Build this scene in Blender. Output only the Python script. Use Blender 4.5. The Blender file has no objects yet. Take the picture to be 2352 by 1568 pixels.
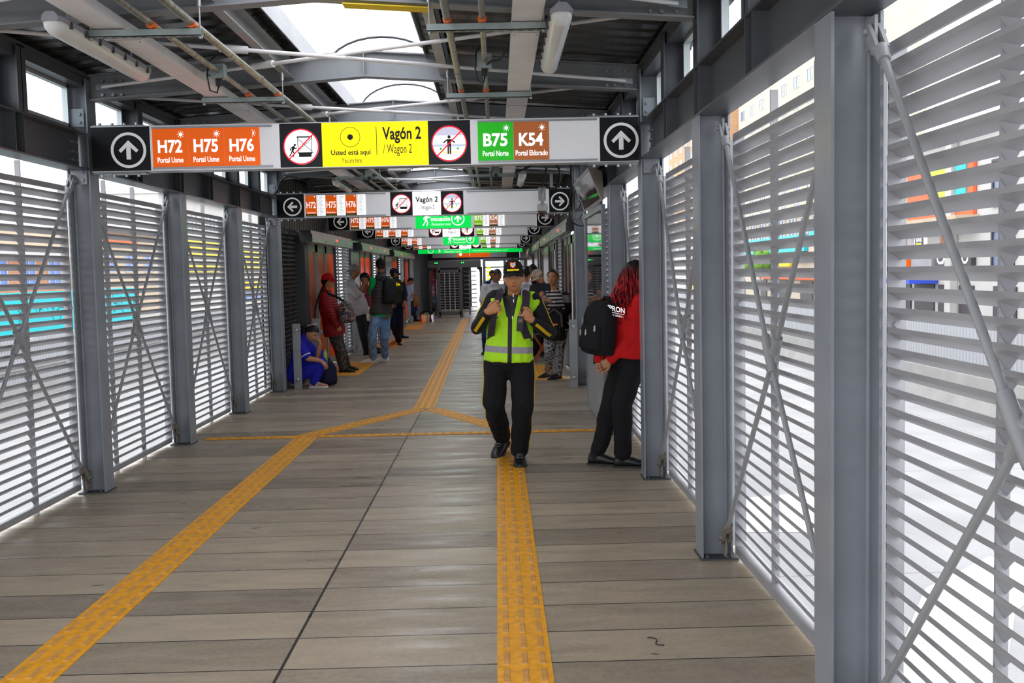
import bpy, bmesh, math, random
import numpy as np
from math import sin, cos, pi, radians, atan2, sqrt
from mathutils import Vector, Matrix, noise
random.seed(7)
S = bpy.context.scene
COL = S.collection
# ---------------------------------------------------------------- camera
FPX = 2352 * 35 / 36
EYE = Vector((0, 0, 1.6))
ROLL, PITCH, YAW = radians(1.25), radians(4.0200), radians(-0.7872)
def wray(px, py):
    u, v = px - 1176, py - 784
    c, s = cos(ROLL), sin(ROLL)
    u, v = c * u - s * v, s * u + c * v
    x, y, z = u, FPX, -v
    c, s = cos(PITCH), sin(PITCH)
    y, z = c * y + s * z, -s * y + c * z
    c, s = cos(YAW), sin(YAW)
    return Vector((c * x - s * y, s * x + c * y, z))
def at(px, py, Y):
    r = wray(px, py)
    return r * (Y / r.y) + EYE
def atX(px, py, X):
    r = wray(px, py)
    return r * (X / r.x) + EYE
cam = bpy.data.cameras.new('camera')
cam.lens, cam.sensor_width = 35, 36
cam.clip_end = 500
co = bpy.data.objects.new('camera', cam)
COL.objects.link(co)
fx = (wray(1177, 784) - wray(1176, 784)).normalized()
fy = (wray(1176, 783) - wray(1176, 784)).normalized()
co.matrix_world = Matrix.Translation(EYE) @ Matrix((fx, fy, fx.cross(fy))).transposed().to_4x4()
S.camera = co
# ---------------------------------------------------------------- daylight (overcast sky) and exposure
W = bpy.data.worlds.new('overcast_sky')
S.world = W
W.use_nodes = True
wt = W.node_tree
bg = wt.nodes['Background']
tc = wt.nodes.new('ShaderNodeTexCoord')
nz = wt.nodes.new('ShaderNodeTexNoise')
nz.inputs['Scale'].default_value = 2.2
nz.inputs['Detail'].default_value = 5
rp = wt.nodes.new('ShaderNodeValToRGB')
rp.color_ramp.elements[0].position, rp.color_ramp.elements[1].position = .35, .65
rp.color_ramp.elements[0].color = (.86, .9, 1, 1)
rp.color_ramp.elements[1].color = (1, 1, 1, 1)
wt.links.new(tc.outputs['Generated'], nz.inputs['Vector'])
wt.links.new(nz.outputs[0], rp.inputs[0])
wt.links.new(rp.outputs[0], bg.inputs['Color'])
bg.inputs['Strength'].default_value = 1.0
vs = S.view_settings
vs.view_transform = 'Standard'
vs.look = 'None'
vs.gamma = 1
vs.use_curve_mapping = False
vs.exposure = 1.8
S.cycles.max_bounces = 10
S.cycles.diffuse_bounces = 6
S.cycles.transparent_max_bounces = 16
S.cycles.use_denoising = True
S.cycles.caustics_reflective = S.cycles.caustics_refractive = False

# ---------------------------------------------------------------- node and material helpers
class NT:
    def __init__(s, name):
        s.m = bpy.data.materials.new(name)
        s.m.use_nodes = True
        s.t = s.m.node_tree
        s.b = s.t.nodes['Principled BSDF']
        s.out = s.t.nodes['Material Output']
    def n(s, typ, **kw):
        nd = s.t.nodes.new('ShaderNode' + typ)
        for k, v in kw.items(): setattr(nd, k, v)
        return nd
    def put(s, sock, v):
        if isinstance(v, bpy.types.NodeSocket): s.t.links.new(v, sock)
        elif isinstance(v, (tuple, list, Vector)):
            v = tuple(v)
            sock.default_value = v + (1,) if len(sock.default_value) == 4 and len(v) == 3 else v
        else: sock.default_value = v
    def set(s, **kw):
        for k, v in kw.items(): s.put(s.b.inputs[k.replace('_', ' ')], v)
        return s
    def math(s, op, a, b=0.0, clamp=False):
        nd = s.n('Math', operation=op, use_clamp=clamp)
        s.put(nd.inputs[0], a); s.put(nd.inputs[1], b)
        return nd.outputs[0]
    def vmath(s, op, a, b=(0, 0, 0)):
        nd = s.n('VectorMath', operation=op)
        s.put(nd.inputs[0], a); s.put(nd.inputs[1], b)
        return nd.outputs['Value'] if op in ('DOT_PRODUCT', 'LENGTH', 'DISTANCE') else nd.outputs[0]
    def mix(s, f, a, b):
        nd = s.n('MixRGB')
        s.put(nd.inputs[0], f); s.put(nd.inputs[1], a); s.put(nd.inputs[2], b)
        return nd.outputs[0]
    def obj(s):
        return s.n('TexCoord').outputs['Object']
    def attr(s, name):
        return s.n('Attribute', attribute_name=name).outputs['Vector']
    def xyz(s, v):
        nd = s.n('SeparateXYZ'); s.put(nd.inputs[0], v)
        return nd.outputs
    def vec(s, x, y, z):
        nd = s.n('CombineXYZ')
        for i, q in enumerate((x, y, z)): s.put(nd.inputs[i], q)
        return nd.outputs[0]
    def scale(s, v, sc):
        return s.vmath('MULTIPLY', v, sc)
    def noise(s, v, sc=5, det=3, rough=.5):
        nd = s.n('TexNoise'); s.put(nd.inputs['Vector'], v)
        nd.inputs['Scale'].default_value = sc; nd.inputs['Detail'].default_value = det; nd.inputs['Roughness'].default_value = rough
        return nd.outputs[0]
    def white(s, v):
        nd = s.n('TexWhiteNoise', noise_dimensions='3D'); s.put(nd.inputs['Vector'], v)
        return nd.outputs['Value']
    def ramp(s, f, *stops, const=False):
        nd = s.n('ValToRGB'); s.put(nd.inputs[0], f)
        cr = nd.color_ramp
        if const: cr.interpolation = 'CONSTANT'
        while len(cr.elements) < len(stops): cr.elements.new(.5)
        for e, (p, c) in zip(cr.elements, stops):
            e.position = p; e.color = tuple(c) + (1,) if len(c) == 3 else c
        return nd.outputs[0]
    def band(s, v, d, w):
        return s.math('LESS_THAN', s.math('ABSOLUTE', s.math('SUBTRACT', v, d)), w)
    def bump(s, h, st=.2, dist=.01):
        nd = s.n('Bump'); nd.inputs['Strength'].default_value = st; nd.inputs['Distance'].default_value = dist
        s.put(nd.inputs['Height'], h)
        s.put(s.b.inputs['Normal'], nd.outputs[0])
        return s
def srgb(r, g, b):
    f = lambda c: ((c / 255 + .055) / 1.055) ** 2.4 if c > 10 else c / 255 / 12.92
    return (f(r), f(g), f(b))
MATS = {}
def M(name, col=(.5, .5, .5), rough=.5, metal=0, emit=0, var=0, vs=8, bump=0, alpha=None):
    if name in MATS: return MATS[name]
    t = NT(name)
    t.set(Base_Color=col, Roughness=rough, Metallic=metal)
    if var or bump:
        o = t.obj()
        f = t.noise(o, vs, 4)
        if var:
            a = tuple(max(0, c * (1 - var)) for c in col); b = tuple(min(1, c * (1 + var)) for c in col)
            t.set(Base_Color=t.ramp(f, (.3, a), (.7, b)))
        if bump: t.bump(t.noise(o, vs * 3, 3), bump, .01)
    if emit: t.set(Emission_Color=col, Emission_Strength=emit)
    MATS[name] = t.m
    return t.m
# ---------------------------------------------------------------- mesh helpers
def ortho(d):
    d = d.normalized()
    a = Vector((0, 0, 1)) if abs(d.z) < .9 else Vector((1, 0, 0))
    u = d.cross(a).normalized()
    return u, d.cross(u).normalized()
class MB:
    def __init__(s): s.v = []; s.f = []; s.mi = []; s.mats = []; s.cur = 0; s.sm = []; s.smooth = False
    def mat(s, m):
        if m not in s.mats: s.mats.append(m)
        s.cur = s.mats.index(m); return s
    def add(s, vs, fs):
        o = len(s.v)
        s.v += [tuple(p) for p in vs]
        for f in fs: s.f.append(tuple(i + o for i in f)); s.mi.append(s.cur); s.sm.append(s.smooth)
        return s
    def box(s, x0, x1, y0, y1, z0, z1):
        return s.add([(x, y, z) for x in (x0, x1) for y in (y0, y1) for z in (z0, z1)],
                     [(0, 1, 3, 2), (4, 6, 7, 5), (0, 4, 5, 1), (2, 3, 7, 6), (0, 2, 6, 4), (1, 5, 7, 3)])
    def obox(s, c, ax, ay, az):
        c, ax, ay, az = map(Vector, (c, ax, ay, az))
        return s.add([c + i * ax + j * ay + k * az for i in (-1, 1) for j in (-1, 1) for k in (-1, 1)],
                     [(0, 1, 3, 2), (4, 6, 7, 5), (0, 4, 5, 1), (2, 3, 7, 6), (0, 2, 6, 4), (1, 5, 7, 3)])
    def bar(s, p, q, w, h, up=(0, 0, 1)):
        p, q, up = Vector(p), Vector(q), Vector(up)
        d = q - p
        sd = d.cross(up).normalized(); u2 = sd.cross(d).normalized()
        return s.obox((p + q) / 2, d / 2, sd * w / 2, u2 * h / 2)
    def cyl(s, p, q, r, n=12, r2=None, caps=True):
        p, q = Vector(p), Vector(q); r2 = r if r2 is None else r2
        u, w = ortho(q - p)
        ring = lambda c, R: [c + (u * cos(2 * pi * i / n) + w * sin(2 * pi * i / n)) * R for i in range(n)]
        fs = [(i, (i + 1) % n, n + (i + 1) % n, n + i) for i in range(n)]
        sv = s.smooth; s.smooth = True
        s.add(ring(p, r) + ring(q, r2), fs); s.smooth = sv
        if caps: s.add(ring(p, r) + ring(q, r2), [tuple(range(n - 1, -1, -1)), tuple(range(n, 2 * n))])
        return s
    def loft(s, rings, closed=True, caps=True):
        n = len(rings[0]); vs = [p for r in rings for p in r]
        fs = [(k * n + i, k * n + (i + 1) % n, (k + 1) * n + (i + 1) % n, (k + 1) * n + i)
              for k in range(len(rings) - 1) for i in range(n if closed else n - 1)]
        if caps: fs += [tuple(range(n - 1, -1, -1)), tuple(range((len(rings) - 1) * n, len(rings) * n))]
        return s.add(vs, fs)
    def tube(s, pts, r, n=8, caps=True):
        pts = [Vector(p) for p in pts]
        rs = r if isinstance(r, (list, tuple)) else [r] * len(pts)
        u, w = ortho(pts[1] - pts[0]); rings = []
        for i, p in enumerate(pts):
            d = (pts[min(i + 1, len(pts) - 1)] - pts[max(i - 1, 0)]).normalized()
            u = (u - d * u.dot(d)).normalized(); w = d.cross(u)
            rings.append([p + (u * cos(2 * pi * k / n) + w * sin(2 * pi * k / n)) * rs[i] for k in range(n)])
        sv = s.smooth; s.smooth = True
        s.loft(rings, True, caps); s.smooth = sv
        return s
    def ball(s, c, r, n=14, m=9, R=None):
        c = Vector(c); r = (r, r, r) if not isinstance(r, (tuple, list, Vector)) else r
        vs = [Vector((0, 0, r[2]))]; fs = []
        for j in range(1, m):
            t = pi * j / m
            for i in range(n):
                a = 2 * pi * i / n
                vs.append(Vector((r[0] * sin(t) * cos(a), r[1] * sin(t) * sin(a), r[2] * cos(t))))
        vs.append(Vector((0, 0, -r[2])))
        for i in range(n): fs.append((0, 1 + i, 1 + (i + 1) % n))
        for j in range(m - 2):
            for i in range(n):
                a, b = 1 + j * n + i, 1 + j * n + (i + 1) % n
                fs.append((a, a + n, b + n, b))
        e = len(vs) - 1
        for i in range(n): fs.append((e, 1 + (m - 2) * n + (i + 1) % n, 1 + (m - 2) * n + i))
        sv = s.smooth; s.smooth = True
        s.add([c + (R @ v if R else v) for v in vs], fs); s.smooth = sv
        return s
    def lathe(s, c, prof, n=20, ax=(0, 0, 1)):
        c, ax = Vector(c), Vector(ax).normalized(); u, w = ortho(ax)
        rings = [[c + ax * h + (u * cos(2 * pi * k / n) + w * sin(2 * pi * k / n)) * max(r, 1e-4) for k in range(n)] for r, h in prof]
        sv = s.smooth; s.smooth = True
        s.loft(rings); s.smooth = sv
        return s
    def prism(s, poly, fn0, fn1):
        n = len(poly)
        return s.add([fn0(*p) for p in poly] + [fn1(*p) for p in poly],
                     [tuple(range(n - 1, -1, -1)), tuple(range(n, 2 * n))] + [(i, (i + 1) % n, n + (i + 1) % n, n + i) for i in range(n)])
    def build(s, name, mat=None, parent=None, org=(0, 0, 0), loc=None, smooth=None, bevel=0, fixn=True):
        me = bpy.data.meshes.new(name)
        o = Vector(org)
        me.from_pydata([Vector(v) - o for v in s.v], [], s.f)
        ms = s.mats or [mat]
        for m in ms: me.materials.append(MATS[m] if isinstance(m, str) else m)
        me.polygons.foreach_set('material_index', s.mi)
        me.polygons.foreach_set('use_smooth', s.sm if smooth is None else [smooth] * len(s.f))
        if fixn:
            bm = bmesh.new(); bm.from_mesh(me)
            bmesh.ops.recalc_face_normals(bm, faces=bm.faces[:]); bm.to_mesh(me); bm.free()
        me.update()
        ob = bpy.data.objects.new(name, me)
        COL.objects.link(ob)
        if parent is not None: ob.parent = parent
        if loc is not None: ob.location = loc
        elif parent is None: ob.location = o
        if bevel:
            b = ob.modifiers.new('b', 'BEVEL'); b.width = bevel; b.segments = 2; b.limit_method = 'ANGLE'
        return ob
def tag(o, label=None, cat=None, group=None, kind=None):
    if label: o['label'] = label
    if cat: o['category'] = cat
    if group: o['group'] = group
    if kind: o['kind'] = kind
    return o
def thing(name, label, cat, loc=(0, 0, 0), group=None):
    o = bpy.data.objects.new(name, None)
    o.empty_display_size = .1
    COL.objects.link(o); o.location = loc
    return tag(o, label, cat, group)
def struct(o): return tag(o, kind='structure')
def dup(o, parent=None, loc=None):
    c = o.copy(); COL.objects.link(c)
    if parent is not None: c.parent = parent
    if loc is not None: c.location = loc
    for ch in list(o.children): dup(ch, c)
    return c
UNIT = {}
def text(mb, s, box, y, mat, bold=.0, fit=True, align='L', facing=-1, org=None):
    """lettering filling box=(x0, x1, z0, z1) in the plane Y=y, added to mb"""
    k = (s, bold)
    if k not in UNIT:
        cu = bpy.data.curves.new('t', 'FONT'); cu.body = s; cu.size = 1; cu.offset = bold; cu.resolution_u = 3
        ob = bpy.data.objects.new('t', cu); COL.objects.link(ob)
        dg = bpy.context.evaluated_depsgraph_get()
        me = bpy.data.meshes.new_from_object(ob.evaluated_get(dg))
        UNIT[k] = ([v.co.copy() for v in me.vertices], [tuple(p.vertices) for p in me.polygons])
        bpy.data.objects.remove(ob); bpy.data.curves.remove(cu); bpy.data.meshes.remove(me)
    vs, fs = UNIT[k]
    if not vs: return
    xs = [v.x for v in vs]; ys = [v.y for v in vs]
    ax, bx, ay, by = min(xs), max(xs), min(ys), max(ys)
    x0, x1, z0, z1 = box
    kx, kz = (x1 - x0) / (bx - ax), (z1 - z0) / (by - ay)
    mb.mat(mat)
    P = lambda v: (x0 + (v.x - ax) * kx, y, z0 + (v.y - ay) * kz)
    mb.add([P(v) for v in vs], fs)
def disc(mb, cx, cz, r, y, n=40, r0=0, a0=0, a1=2 * pi):
    if r0 == 0: mb.add([(cx + r * cos(a0 + (a1 - a0) * i / n), y, cz + r * sin(a0 + (a1 - a0) * i / n)) for i in range(n)], [tuple(range(n))])
    else:
        vs = [(cx + R * cos(2 * pi * i / n), y, cz + R * sin(2 * pi * i / n)) for R in (r0, r) for i in range(n)]
        mb.add(vs, [(i, (i + 1) % n, n + (i + 1) % n, n + i) for i in range(n)])
def rect(mb, x0, x1, z0, z1, y): mb.add([(x0, y, z0), (x1, y, z0), (x1, y, z1), (x0, y, z1)], [(0, 1, 2, 3)])
def poly(mb, pts, y): mb.add([(a, y, b) for a, b in pts], [tuple(range(len(pts)))])
def line(mb, x0, z0, x1, z1, w, y):
    d = Vector((x1 - x0, z1 - z0)); n = Vector((-d.y, d.x)).normalized() * w / 2
    poly(mb, [(x0 + n.x, z0 + n.y), (x1 + n.x, z1 + n.y), (x1 - n.x, z1 - n.y), (x0 - n.x, z0 - n.y)], y)
# ---------------------------------------------------------------- shared materials
def steel_mat(name, c, rough=.38):
    t = NT(name); o = t.obj()
    n = t.noise(o, 3, 4)
    t.set(Base_Color=t.ramp(n, (.3, tuple(x * .85 for x in c)), (.7, tuple(x * 1.12 for x in c))), Roughness=rough)
    t.bump(t.noise(o, 60, 2), .05, .004)
    MATS[name] = t.m
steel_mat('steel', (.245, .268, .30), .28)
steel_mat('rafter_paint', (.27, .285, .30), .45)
steel_mat('steel_shaded', (.085, .092, .105), .36)  # same paint as the columns, shade under the roof put into the colour
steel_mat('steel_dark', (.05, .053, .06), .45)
steel_mat('steel_light', (.30, .31, .32), .4)
steel_mat('louvre', (.32, .32, .335), .4)
M('galv', (.30, .29, .25), .42, .5, var=.4, vs=25)
M('strut', (.30, .35, .34), .45, .5, var=.15)
M('duct', (.80, .78, .78), .45, 0, var=.05)
M('bolt', (.45, .46, .46), .35, .8)
M('dirty', (.17, .155, .13), .7, var=.5, vs=40)
M('alu', (.55, .56, .56), .35, .5)
M('black', (.012, .012, .014), .45)
M('rubber', (.015, .015, .016), .6)
M('white', (.8, .8, .8), .5)
M('orange_cap', (.9, .16, .02), .5)
M('red', (.75, .02, .02), .5)
def roof_mat():
    t = NT('roof_sheet')
    t.set(Base_Color=(.075, .072, .07), Roughness=.2, Metallic=.7)
    MATS['roof_sheet'] = t.m
roof_mat()
def glass_mat(name, tint=(.92, .96, .97), gl=.12):
    t = NT(name)
    tr = t.n('BsdfTransparent'); tr.inputs[0].default_value = tint + (1,)
    g = t.n('BsdfGlossy'); g.inputs['Roughness'].default_value = .03
    lw = t.n('LayerWeight'); lw.inputs[0].default_value = .5
    fr = t.math('MULTIPLY', t.math('POWER', lw.outputs['Facing'], 4), .55)
    mx = t.n('MixShader')
    t.put(mx.inputs[0], t.math('ADD', fr, gl, True))
    t.t.links.new(tr.outputs[0], mx.inputs[1]); t.t.links.new(g.outputs[0], mx.inputs[2])
    t.t.links.new(mx.outputs[0], t.out.inputs[0])
    MATS[name] = t.m
glass_mat('glass', gl=.02)
glass_mat('glass_mirror', (.75, .8, .8), .35)
def sheet_mat():
    t = NT('skylight_sheet')
    a = t.n('BsdfTransparent'); a.inputs[0].default_value = (.92, .92, .94, 1)
    b = t.n('BsdfTranslucent'); b.inputs[0].default_value = (.92, .92, .95, 1)
    mx = t.n('MixShader'); mx.inputs[0].default_value = .45
    t.t.links.new(a.outputs[0], mx.inputs[1]); t.t.links.new(b.outputs[0], mx.inputs[2])
    t.t.links.new(mx.outputs[0], t.out.inputs[0])
    MATS['skylight_sheet'] = t.m
sheet_mat()
def floor_mat():
    t = NT('concrete_planks'); o = t.obj(); x, y, z = t.xyz(o)
    side = t.math('GREATER_THAN', x, -.918)
    yy = t.math('ADD', y, t.math('MULTIPLY', side, .004))
    k = t.math('DIVIDE', t.math('SUBTRACT', yy, .128), .3497)
    idx = t.math('FLOOR', k); fr = t.math('FRACT', k)
    rnd = t.white(t.vec(idx, side, 3.3))
    st = t.noise(t.vec(t.math('MULTIPLY', x, 1.5), t.math('MULTIPLY', y, 6), rnd), 1.7, 5, .6)
    sp = t.noise(t.vec(x, y, rnd), 38, 4, .7)
    big = t.noise(t.vec(x, y, 2.), 1.3, 3)
    v = t.math('ADD', t.math('MULTIPLY', st, .36), t.math('MULTIPLY', rnd, .25))
    v = t.math('ADD', v, t.math('MULTIPLY', sp, .32))
    v = t.math('ADD', v, t.math('MULTIPLY', big, .22))
    c = t.ramp(v, (.28, (.14, .112, .082)), (.48, (.29, .238, .175)), (.66, (.42, .345, .25)), (.85, (.55, .45, .31)))
    spot = t.math('LESS_THAN', t.noise(t.vec(t.math('MULTIPLY', x, .6), y, 9.), 9, 2), .26)
    c = t.mix(t.math('MULTIPLY', spot, .65), c, (.04, .037, .032))
    j = t.math('LESS_THAN', fr, .024)
    j2 = t.band(x, -.918, .007)
    jj = t.math('MAXIMUM', j, j2)
    c = t.mix(jj, c, (.018, .016, .014))
    wet = t.noise(t.vec(t.math('MULTIPLY', x, .8), t.math('MULTIPLY', y, 5), 4.), 1.8, 4)
    t.set(Base_Color=c, Roughness=t.ramp(wet, (.36, (.26,) * 3), (.6, (.5,) * 3)), Specular_IOR_Level=.45)
    h = t.math('SUBTRACT', t.math('ADD', t.math('MULTIPLY', sp, .35), t.math('MULTIPLY', st, .3)), jj)
    t.bump(h, .12, .006)
    MATS['concrete_planks'] = t.m
floor_mat()
BOLT = {}
def bolt(parent, loc, ax='y', sg=1):
    k = (ax, sg)
    if k not in BOLT:
        m = MB(); e = {'y': (0, -.024, 0), 'x': (-sg * .016, 0, 0), 'z': (0, 0, -.02)}[ax]
        m.cyl((0, 0, 0), e, .012, 6); o = m.build('bolt', 'bolt', parent, loc=loc); BOLT[k] = o.data; return o
    o = bpy.data.objects.new('bolt', BOLT[k]); COL.objects.link(o); o.parent = parent; o.location = loc
    return o
# ---------------------------------------------------------------- floor
XL, XR = -2.985, 1.09          # faces of the column flanges towards the platform
BAY, Y0 = 2.113, 3.24          # first column on the right; the rest follow
CY = [Y0 + BAY * i for i in range(6)]   # 3.24 5.35 7.47 9.58 11.69 13.80
fl = MB()
fl.box(-3.26, 1.36, -3, 48, -.3, 0)
fl = struct(fl.build('floor', 'concrete_planks'))
mb = MB()
for x in (-3.3, 1.4): mb.box(x - .04, x + .04, -3, 48, -1.0, -.02)
struct(mb.build('trim_1', 'steel_light'))
# ---------------------------------------------------------------- columns
def column(x, sgn, y, label, group, h=2.41):
    """H section: flanges along Y, web across; sgn = direction away from the platform"""
    t = thing('steel_column', label, 'column', (x, y, 0), group)
    m = MB(); w = .16; a, b = sorted((0, sgn * .011)); c, d = sorted((sgn * w, sgn * (w + .011)))
    m.box(a, b, 0, .165, 0, h); m.box(c, d, 0, .165, 0, h)
    e, f = sorted((sgn * .011, sgn * w))
    m.box(e, f, .077, .088, 0, h)
    # rounded web fillets
    for xx in (e + .006, f - .006): m.cyl((xx, .0825, 0), (xx, .0825, h), .014, 8)
    m.build('shaft', 'steel', t)
    m = MB(); p, q = sorted((-sgn * .008, sgn * .20))
    m.box(p, q, -.02, .185, -.004, .010)
    for bx in (.03, .14):
        for by in (-.012, .17): m.cyl((sgn * bx, by, .012), (sgn * bx, by, .03), .011, 6)
    m.build('base_plate', 'steel_dark', t)
    if h > 2.5:
        for k, z in enumerate((2.34, 2.76)):
            m = MB(); p, q = sorted((sgn * .02, sgn * .14)); m.box(p, q, -.012, 0, z - .03, z + .1)
            for dz in (0, .06): m.cyl((sgn * .05, -.012, z + dz), (sgn * .05, -.026, z + dz), .012, 6)
            m.build('splice_plate', 'steel', t)
    return t
GL, GR = 'grey steel columns along the left louvres', 'grey steel columns along the right louvres'
LR = ['nearest grey H-section column on the right, cut off by the bottom of the photo',
      'grey H-section column on the right standing at the end of the bare concrete, second nearest',
      'grey column holding the right end of the yellow wagon sign, woman in red leaning by it',
      'grey column behind the red-haired woman, beside the glass panel',
      'grey column just behind the black backpack, left of the glass panel',
      'grey column beside the old woman, under the CCTV domes, with a hanging cable']
LL = ['grey column at the left edge of the photo, near end of the leftmost brace',
      'grey column holding the left end of the yellow wagon sign',
      'grey column left of the yellow cross strip, with two louvre panels either side',
      'grey column on the left second before the seated woman in blue',
      'last grey column before the seated woman in blue, under the small white wagon sign']
for i, y in enumerate(CY):
    column(XR, 1, y, LR[i], GR, 3.08 if i in (2, 5) else 2.41)
    if i: column(XL, -1, y, LL[i - 1], GL, 3.08 if i in (2, 5) else 2.41)
# ---------------------------------------------------------------- edge beams with stiffeners
def edge_beam(sgn, y0, y1, label, stiff):
    x = XR if sgn > 0 else XL
    t = thing('edge_beam', label, 'beam', (x, y0, 2.412), 'longitudinal edge beams')
    L = y1 - y0; m = MB()
    a, b = sorted((0, sgn * .17)); c, d = sorted((sgn * .075, sgn * .087))
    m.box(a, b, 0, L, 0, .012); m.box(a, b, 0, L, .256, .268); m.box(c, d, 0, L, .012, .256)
    m.build('section', 'steel_shaded', t)
    for ys in stiff:
        m = MB(); p, q = sorted((sgn * .004, sgn * .075))
        m.box(p, q, ys - y0, ys - y0 + .01, .012, .256)
        m.build('stiffener', 'steel_shaded', t)
    for ye in (.05, .12, L - .12, L - .05):
        for zz in (.07, .13, .2): bolt(t, (sgn * .075, ye, zz), 'x', sgn)
    return t
st = lambda i0, i1: [y for i in range(i0, i1) for y in ((CY[i] + 1.0), CY[i] + 1.12, CY[i] + .03, CY[i] + .13)]
edge_beam(1, 2.2, CY[2] - .002, 'grey edge beam over the nearest right louvres', [4.24, 4.36, 5.36, 5.48, 6.35, 6.47])
edge_beam(1, CY[2] + .17, CY[5] - .002, 'grey edge beam on the right beyond the yellow wagon sign', st(3, 5))
edge_beam(-1, 4.6, CY[2] - .002, 'grey edge beam over the nearest left louvres, left of the yellow wagon sign', [5.36, 5.48, 6.35, 6.47])
edge_beam(-1, CY[2] + .17, CY[5] - .002, 'grey edge beam on the left below and beyond the yellow wagon sign', st(2, 5))
# ---------------------------------------------------------------- clerestory: posts, windows, head channel
def xs(sgn, a, b): return sorted(((XR if sgn > 0 else XL) + sgn * a, (XR if sgn > 0 else XL) + sgn * b))
POSTS = [2.2, 3.24, 4.29] + [CY[1] + 1.0565 * k for k in range(9)]
wn = 0
for sgn in (1, -1):
    for k, y in enumerate(POSTS):
        if sgn < 0 and y < 5: continue
        if abs(y - CY[2]) < .1 or abs(y - CY[5]) < .1: continue
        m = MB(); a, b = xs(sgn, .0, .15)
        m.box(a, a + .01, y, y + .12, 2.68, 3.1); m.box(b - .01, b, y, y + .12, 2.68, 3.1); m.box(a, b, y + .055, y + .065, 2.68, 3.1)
        o = m.build('clerestory_post', 'steel_shaded')
        tag(o, 'short grey post %s on the %s edge beam' % (['at the photo edge', 'first from the camera', 'second from the camera', 'third from the camera', 'fourth from the camera', 'at the yellow wagon sign', 'first beyond the yellow sign', 'second beyond the yellow sign', 'third beyond the yellow sign', 'fourth beyond the yellow sign', 'fifth beyond the yellow sign', 'sixth beyond the yellow sign'][k], 'right' if sgn > 0 else 'left'), 'post', 'clerestory posts')
        o['group'] = 'clerestory posts'
    for k in range(len(POSTS) - 1):
        y, y2 = POSTS[k] + .14, POSTS[k + 1] - .02
        if sgn < 0 and y < 5: continue
        a, b = xs(sgn, .12, .16); wn += 1
        m = MB(); e = .022
        m.box(a, b, y, y2, 2.73, 2.73 + e); m.box(a, b, y, y2, 3.03 - e, 3.03); m.box(a, b, y, y + e, 2.73, 3.03); m.box(a, b, y2 - e, y2, 2.73, 3.03)
        r = struct(m.build('window_%d' % wn, 'alu', org=(a, y, 2.73)))
        m = MB(); m.box((a + b) / 2 - .003, (a + b) / 2 + .003, y + e, y2 - e, 2.752, 3.008)
        m.build('pane', 'glass', r, org=(a, y, 2.73))
    m = MB(); a, b = xs(sgn, .02, .17); ys = 2.2 if sgn > 0 else 4.6
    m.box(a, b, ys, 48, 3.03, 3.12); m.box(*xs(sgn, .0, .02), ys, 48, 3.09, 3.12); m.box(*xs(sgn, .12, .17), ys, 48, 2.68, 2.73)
    struct(m.build('trim_%d' % (2 if sgn > 0 else 3), 'steel_shaded'))
# ---------------------------------------------------------------- louvre panels
SLATZ = [.135 + .0655 * i for i in range(33)]
def louvre(sgn, y0, y1, label, mat='louvre', z1=2.3, fins=(1 / 3, 2 / 3), group='louvre panels', off=.185):
    x = (XR if sgn > 0 else XL) + sgn * off
    t = thing('louvre_panel', label, 'louvre', (x, y0, 0), group)
    L = y1 - y0; m = MB()
    for z in SLATZ:
        if z > z1 - .06: continue
        # lip, blade falling outwards, seen from the platform
        pr = [(0, z + .013), (0, z - .004), (.046, z - .030), (.046, z - .0268), (.0035, z - .001), (.0035, z + .013)]
        m.prism(pr, lambda a, b: (sgn * a, 0, b), lambda a, b: (sgn * a, L, b))
    m.build('slats', mat, t)
    m = MB(); m.box(*sorted((0, sgn * .05)), 0, L, .03, .075)
    m.build('bottom_rail', mat, t)
    m = MB(); m.box(*sorted((0, sgn * .012)), 0, L, z1 - .035, z1 + .005); m.build('top_rail', mat, t)
    for f in fins:
        m = MB(); a, b = sorted((sgn * .022, sgn * .058)); m.box(a, b, L * f - .005, L * f + .005, -.12, 2.42)
        for z in SLATZ:
            if z < z1 - .06: m.add([(sgn * .046, L * f - .006, z - .029), (sgn * .046, L * f - .055, z - .029), (sgn * .012, L * f - .006, z - .009),
                                    (sgn * .046, L * f - .008, z - .068)], [(0, 1, 2), (0, 3, 1), (0, 2, 3), (1, 3, 2)])
        m.build('mullion', mat, t)
    for e in (0, L):
        m = MB(); a, b = sorted((sgn * .0, sgn * .06)); m.box(a, b, e - .004, e + .004, .03, z1)
        for z in (.5, 1.4, 2.1): m.cyl((sgn * .03, e, z), (sgn * .03, e + (.015 if e == 0 else -.015), z), .012, 6)
        m.build('side_plate', mat, t)
    return t
PN_R = ['largest louvre panel at the right edge of the photo, street and barrier behind', 'louvre panel right of centre between the two nearest right columns',
        'louvre panel right of the yellow wagon sign, behind the column by the woman in red', 'louvre panel behind the red-haired woman',
        'louvre panel behind the tilted screen and glass', ]
PN_L = ['louvre panel at the left edge of the photo, turquoise hoarding behind', 'louvre panel between the two nearest left columns, orange wall and turquoise hoarding behind',
        'louvre panel on the left with yellow bands showing behind', 'last louvre panel before the seated woman, blue and yellow showing behind']
louvre(1, CY[0] + .165, CY[1], 'louvre panel with the steepest brace, between the two nearest right columns')
louvre(1, 1.2, CY[0], PN_R[0])
for i in (1, 2, 3, 4): louvre(1, CY[i] + .165, CY[i + 1], [0, 'narrow louvre panel between the second right column and the column by the red-haired woman', 'louvre panel right behind the red-haired woman', 'louvre panel behind the tilted screen and the glass panel', 'slim dark louvre strip between the glass panel and the old woman'][i])
for i in (1, 2, 3, 4): louvre(-1, CY[i] + .165, CY[i + 1], PN_L[i - 1])
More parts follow.
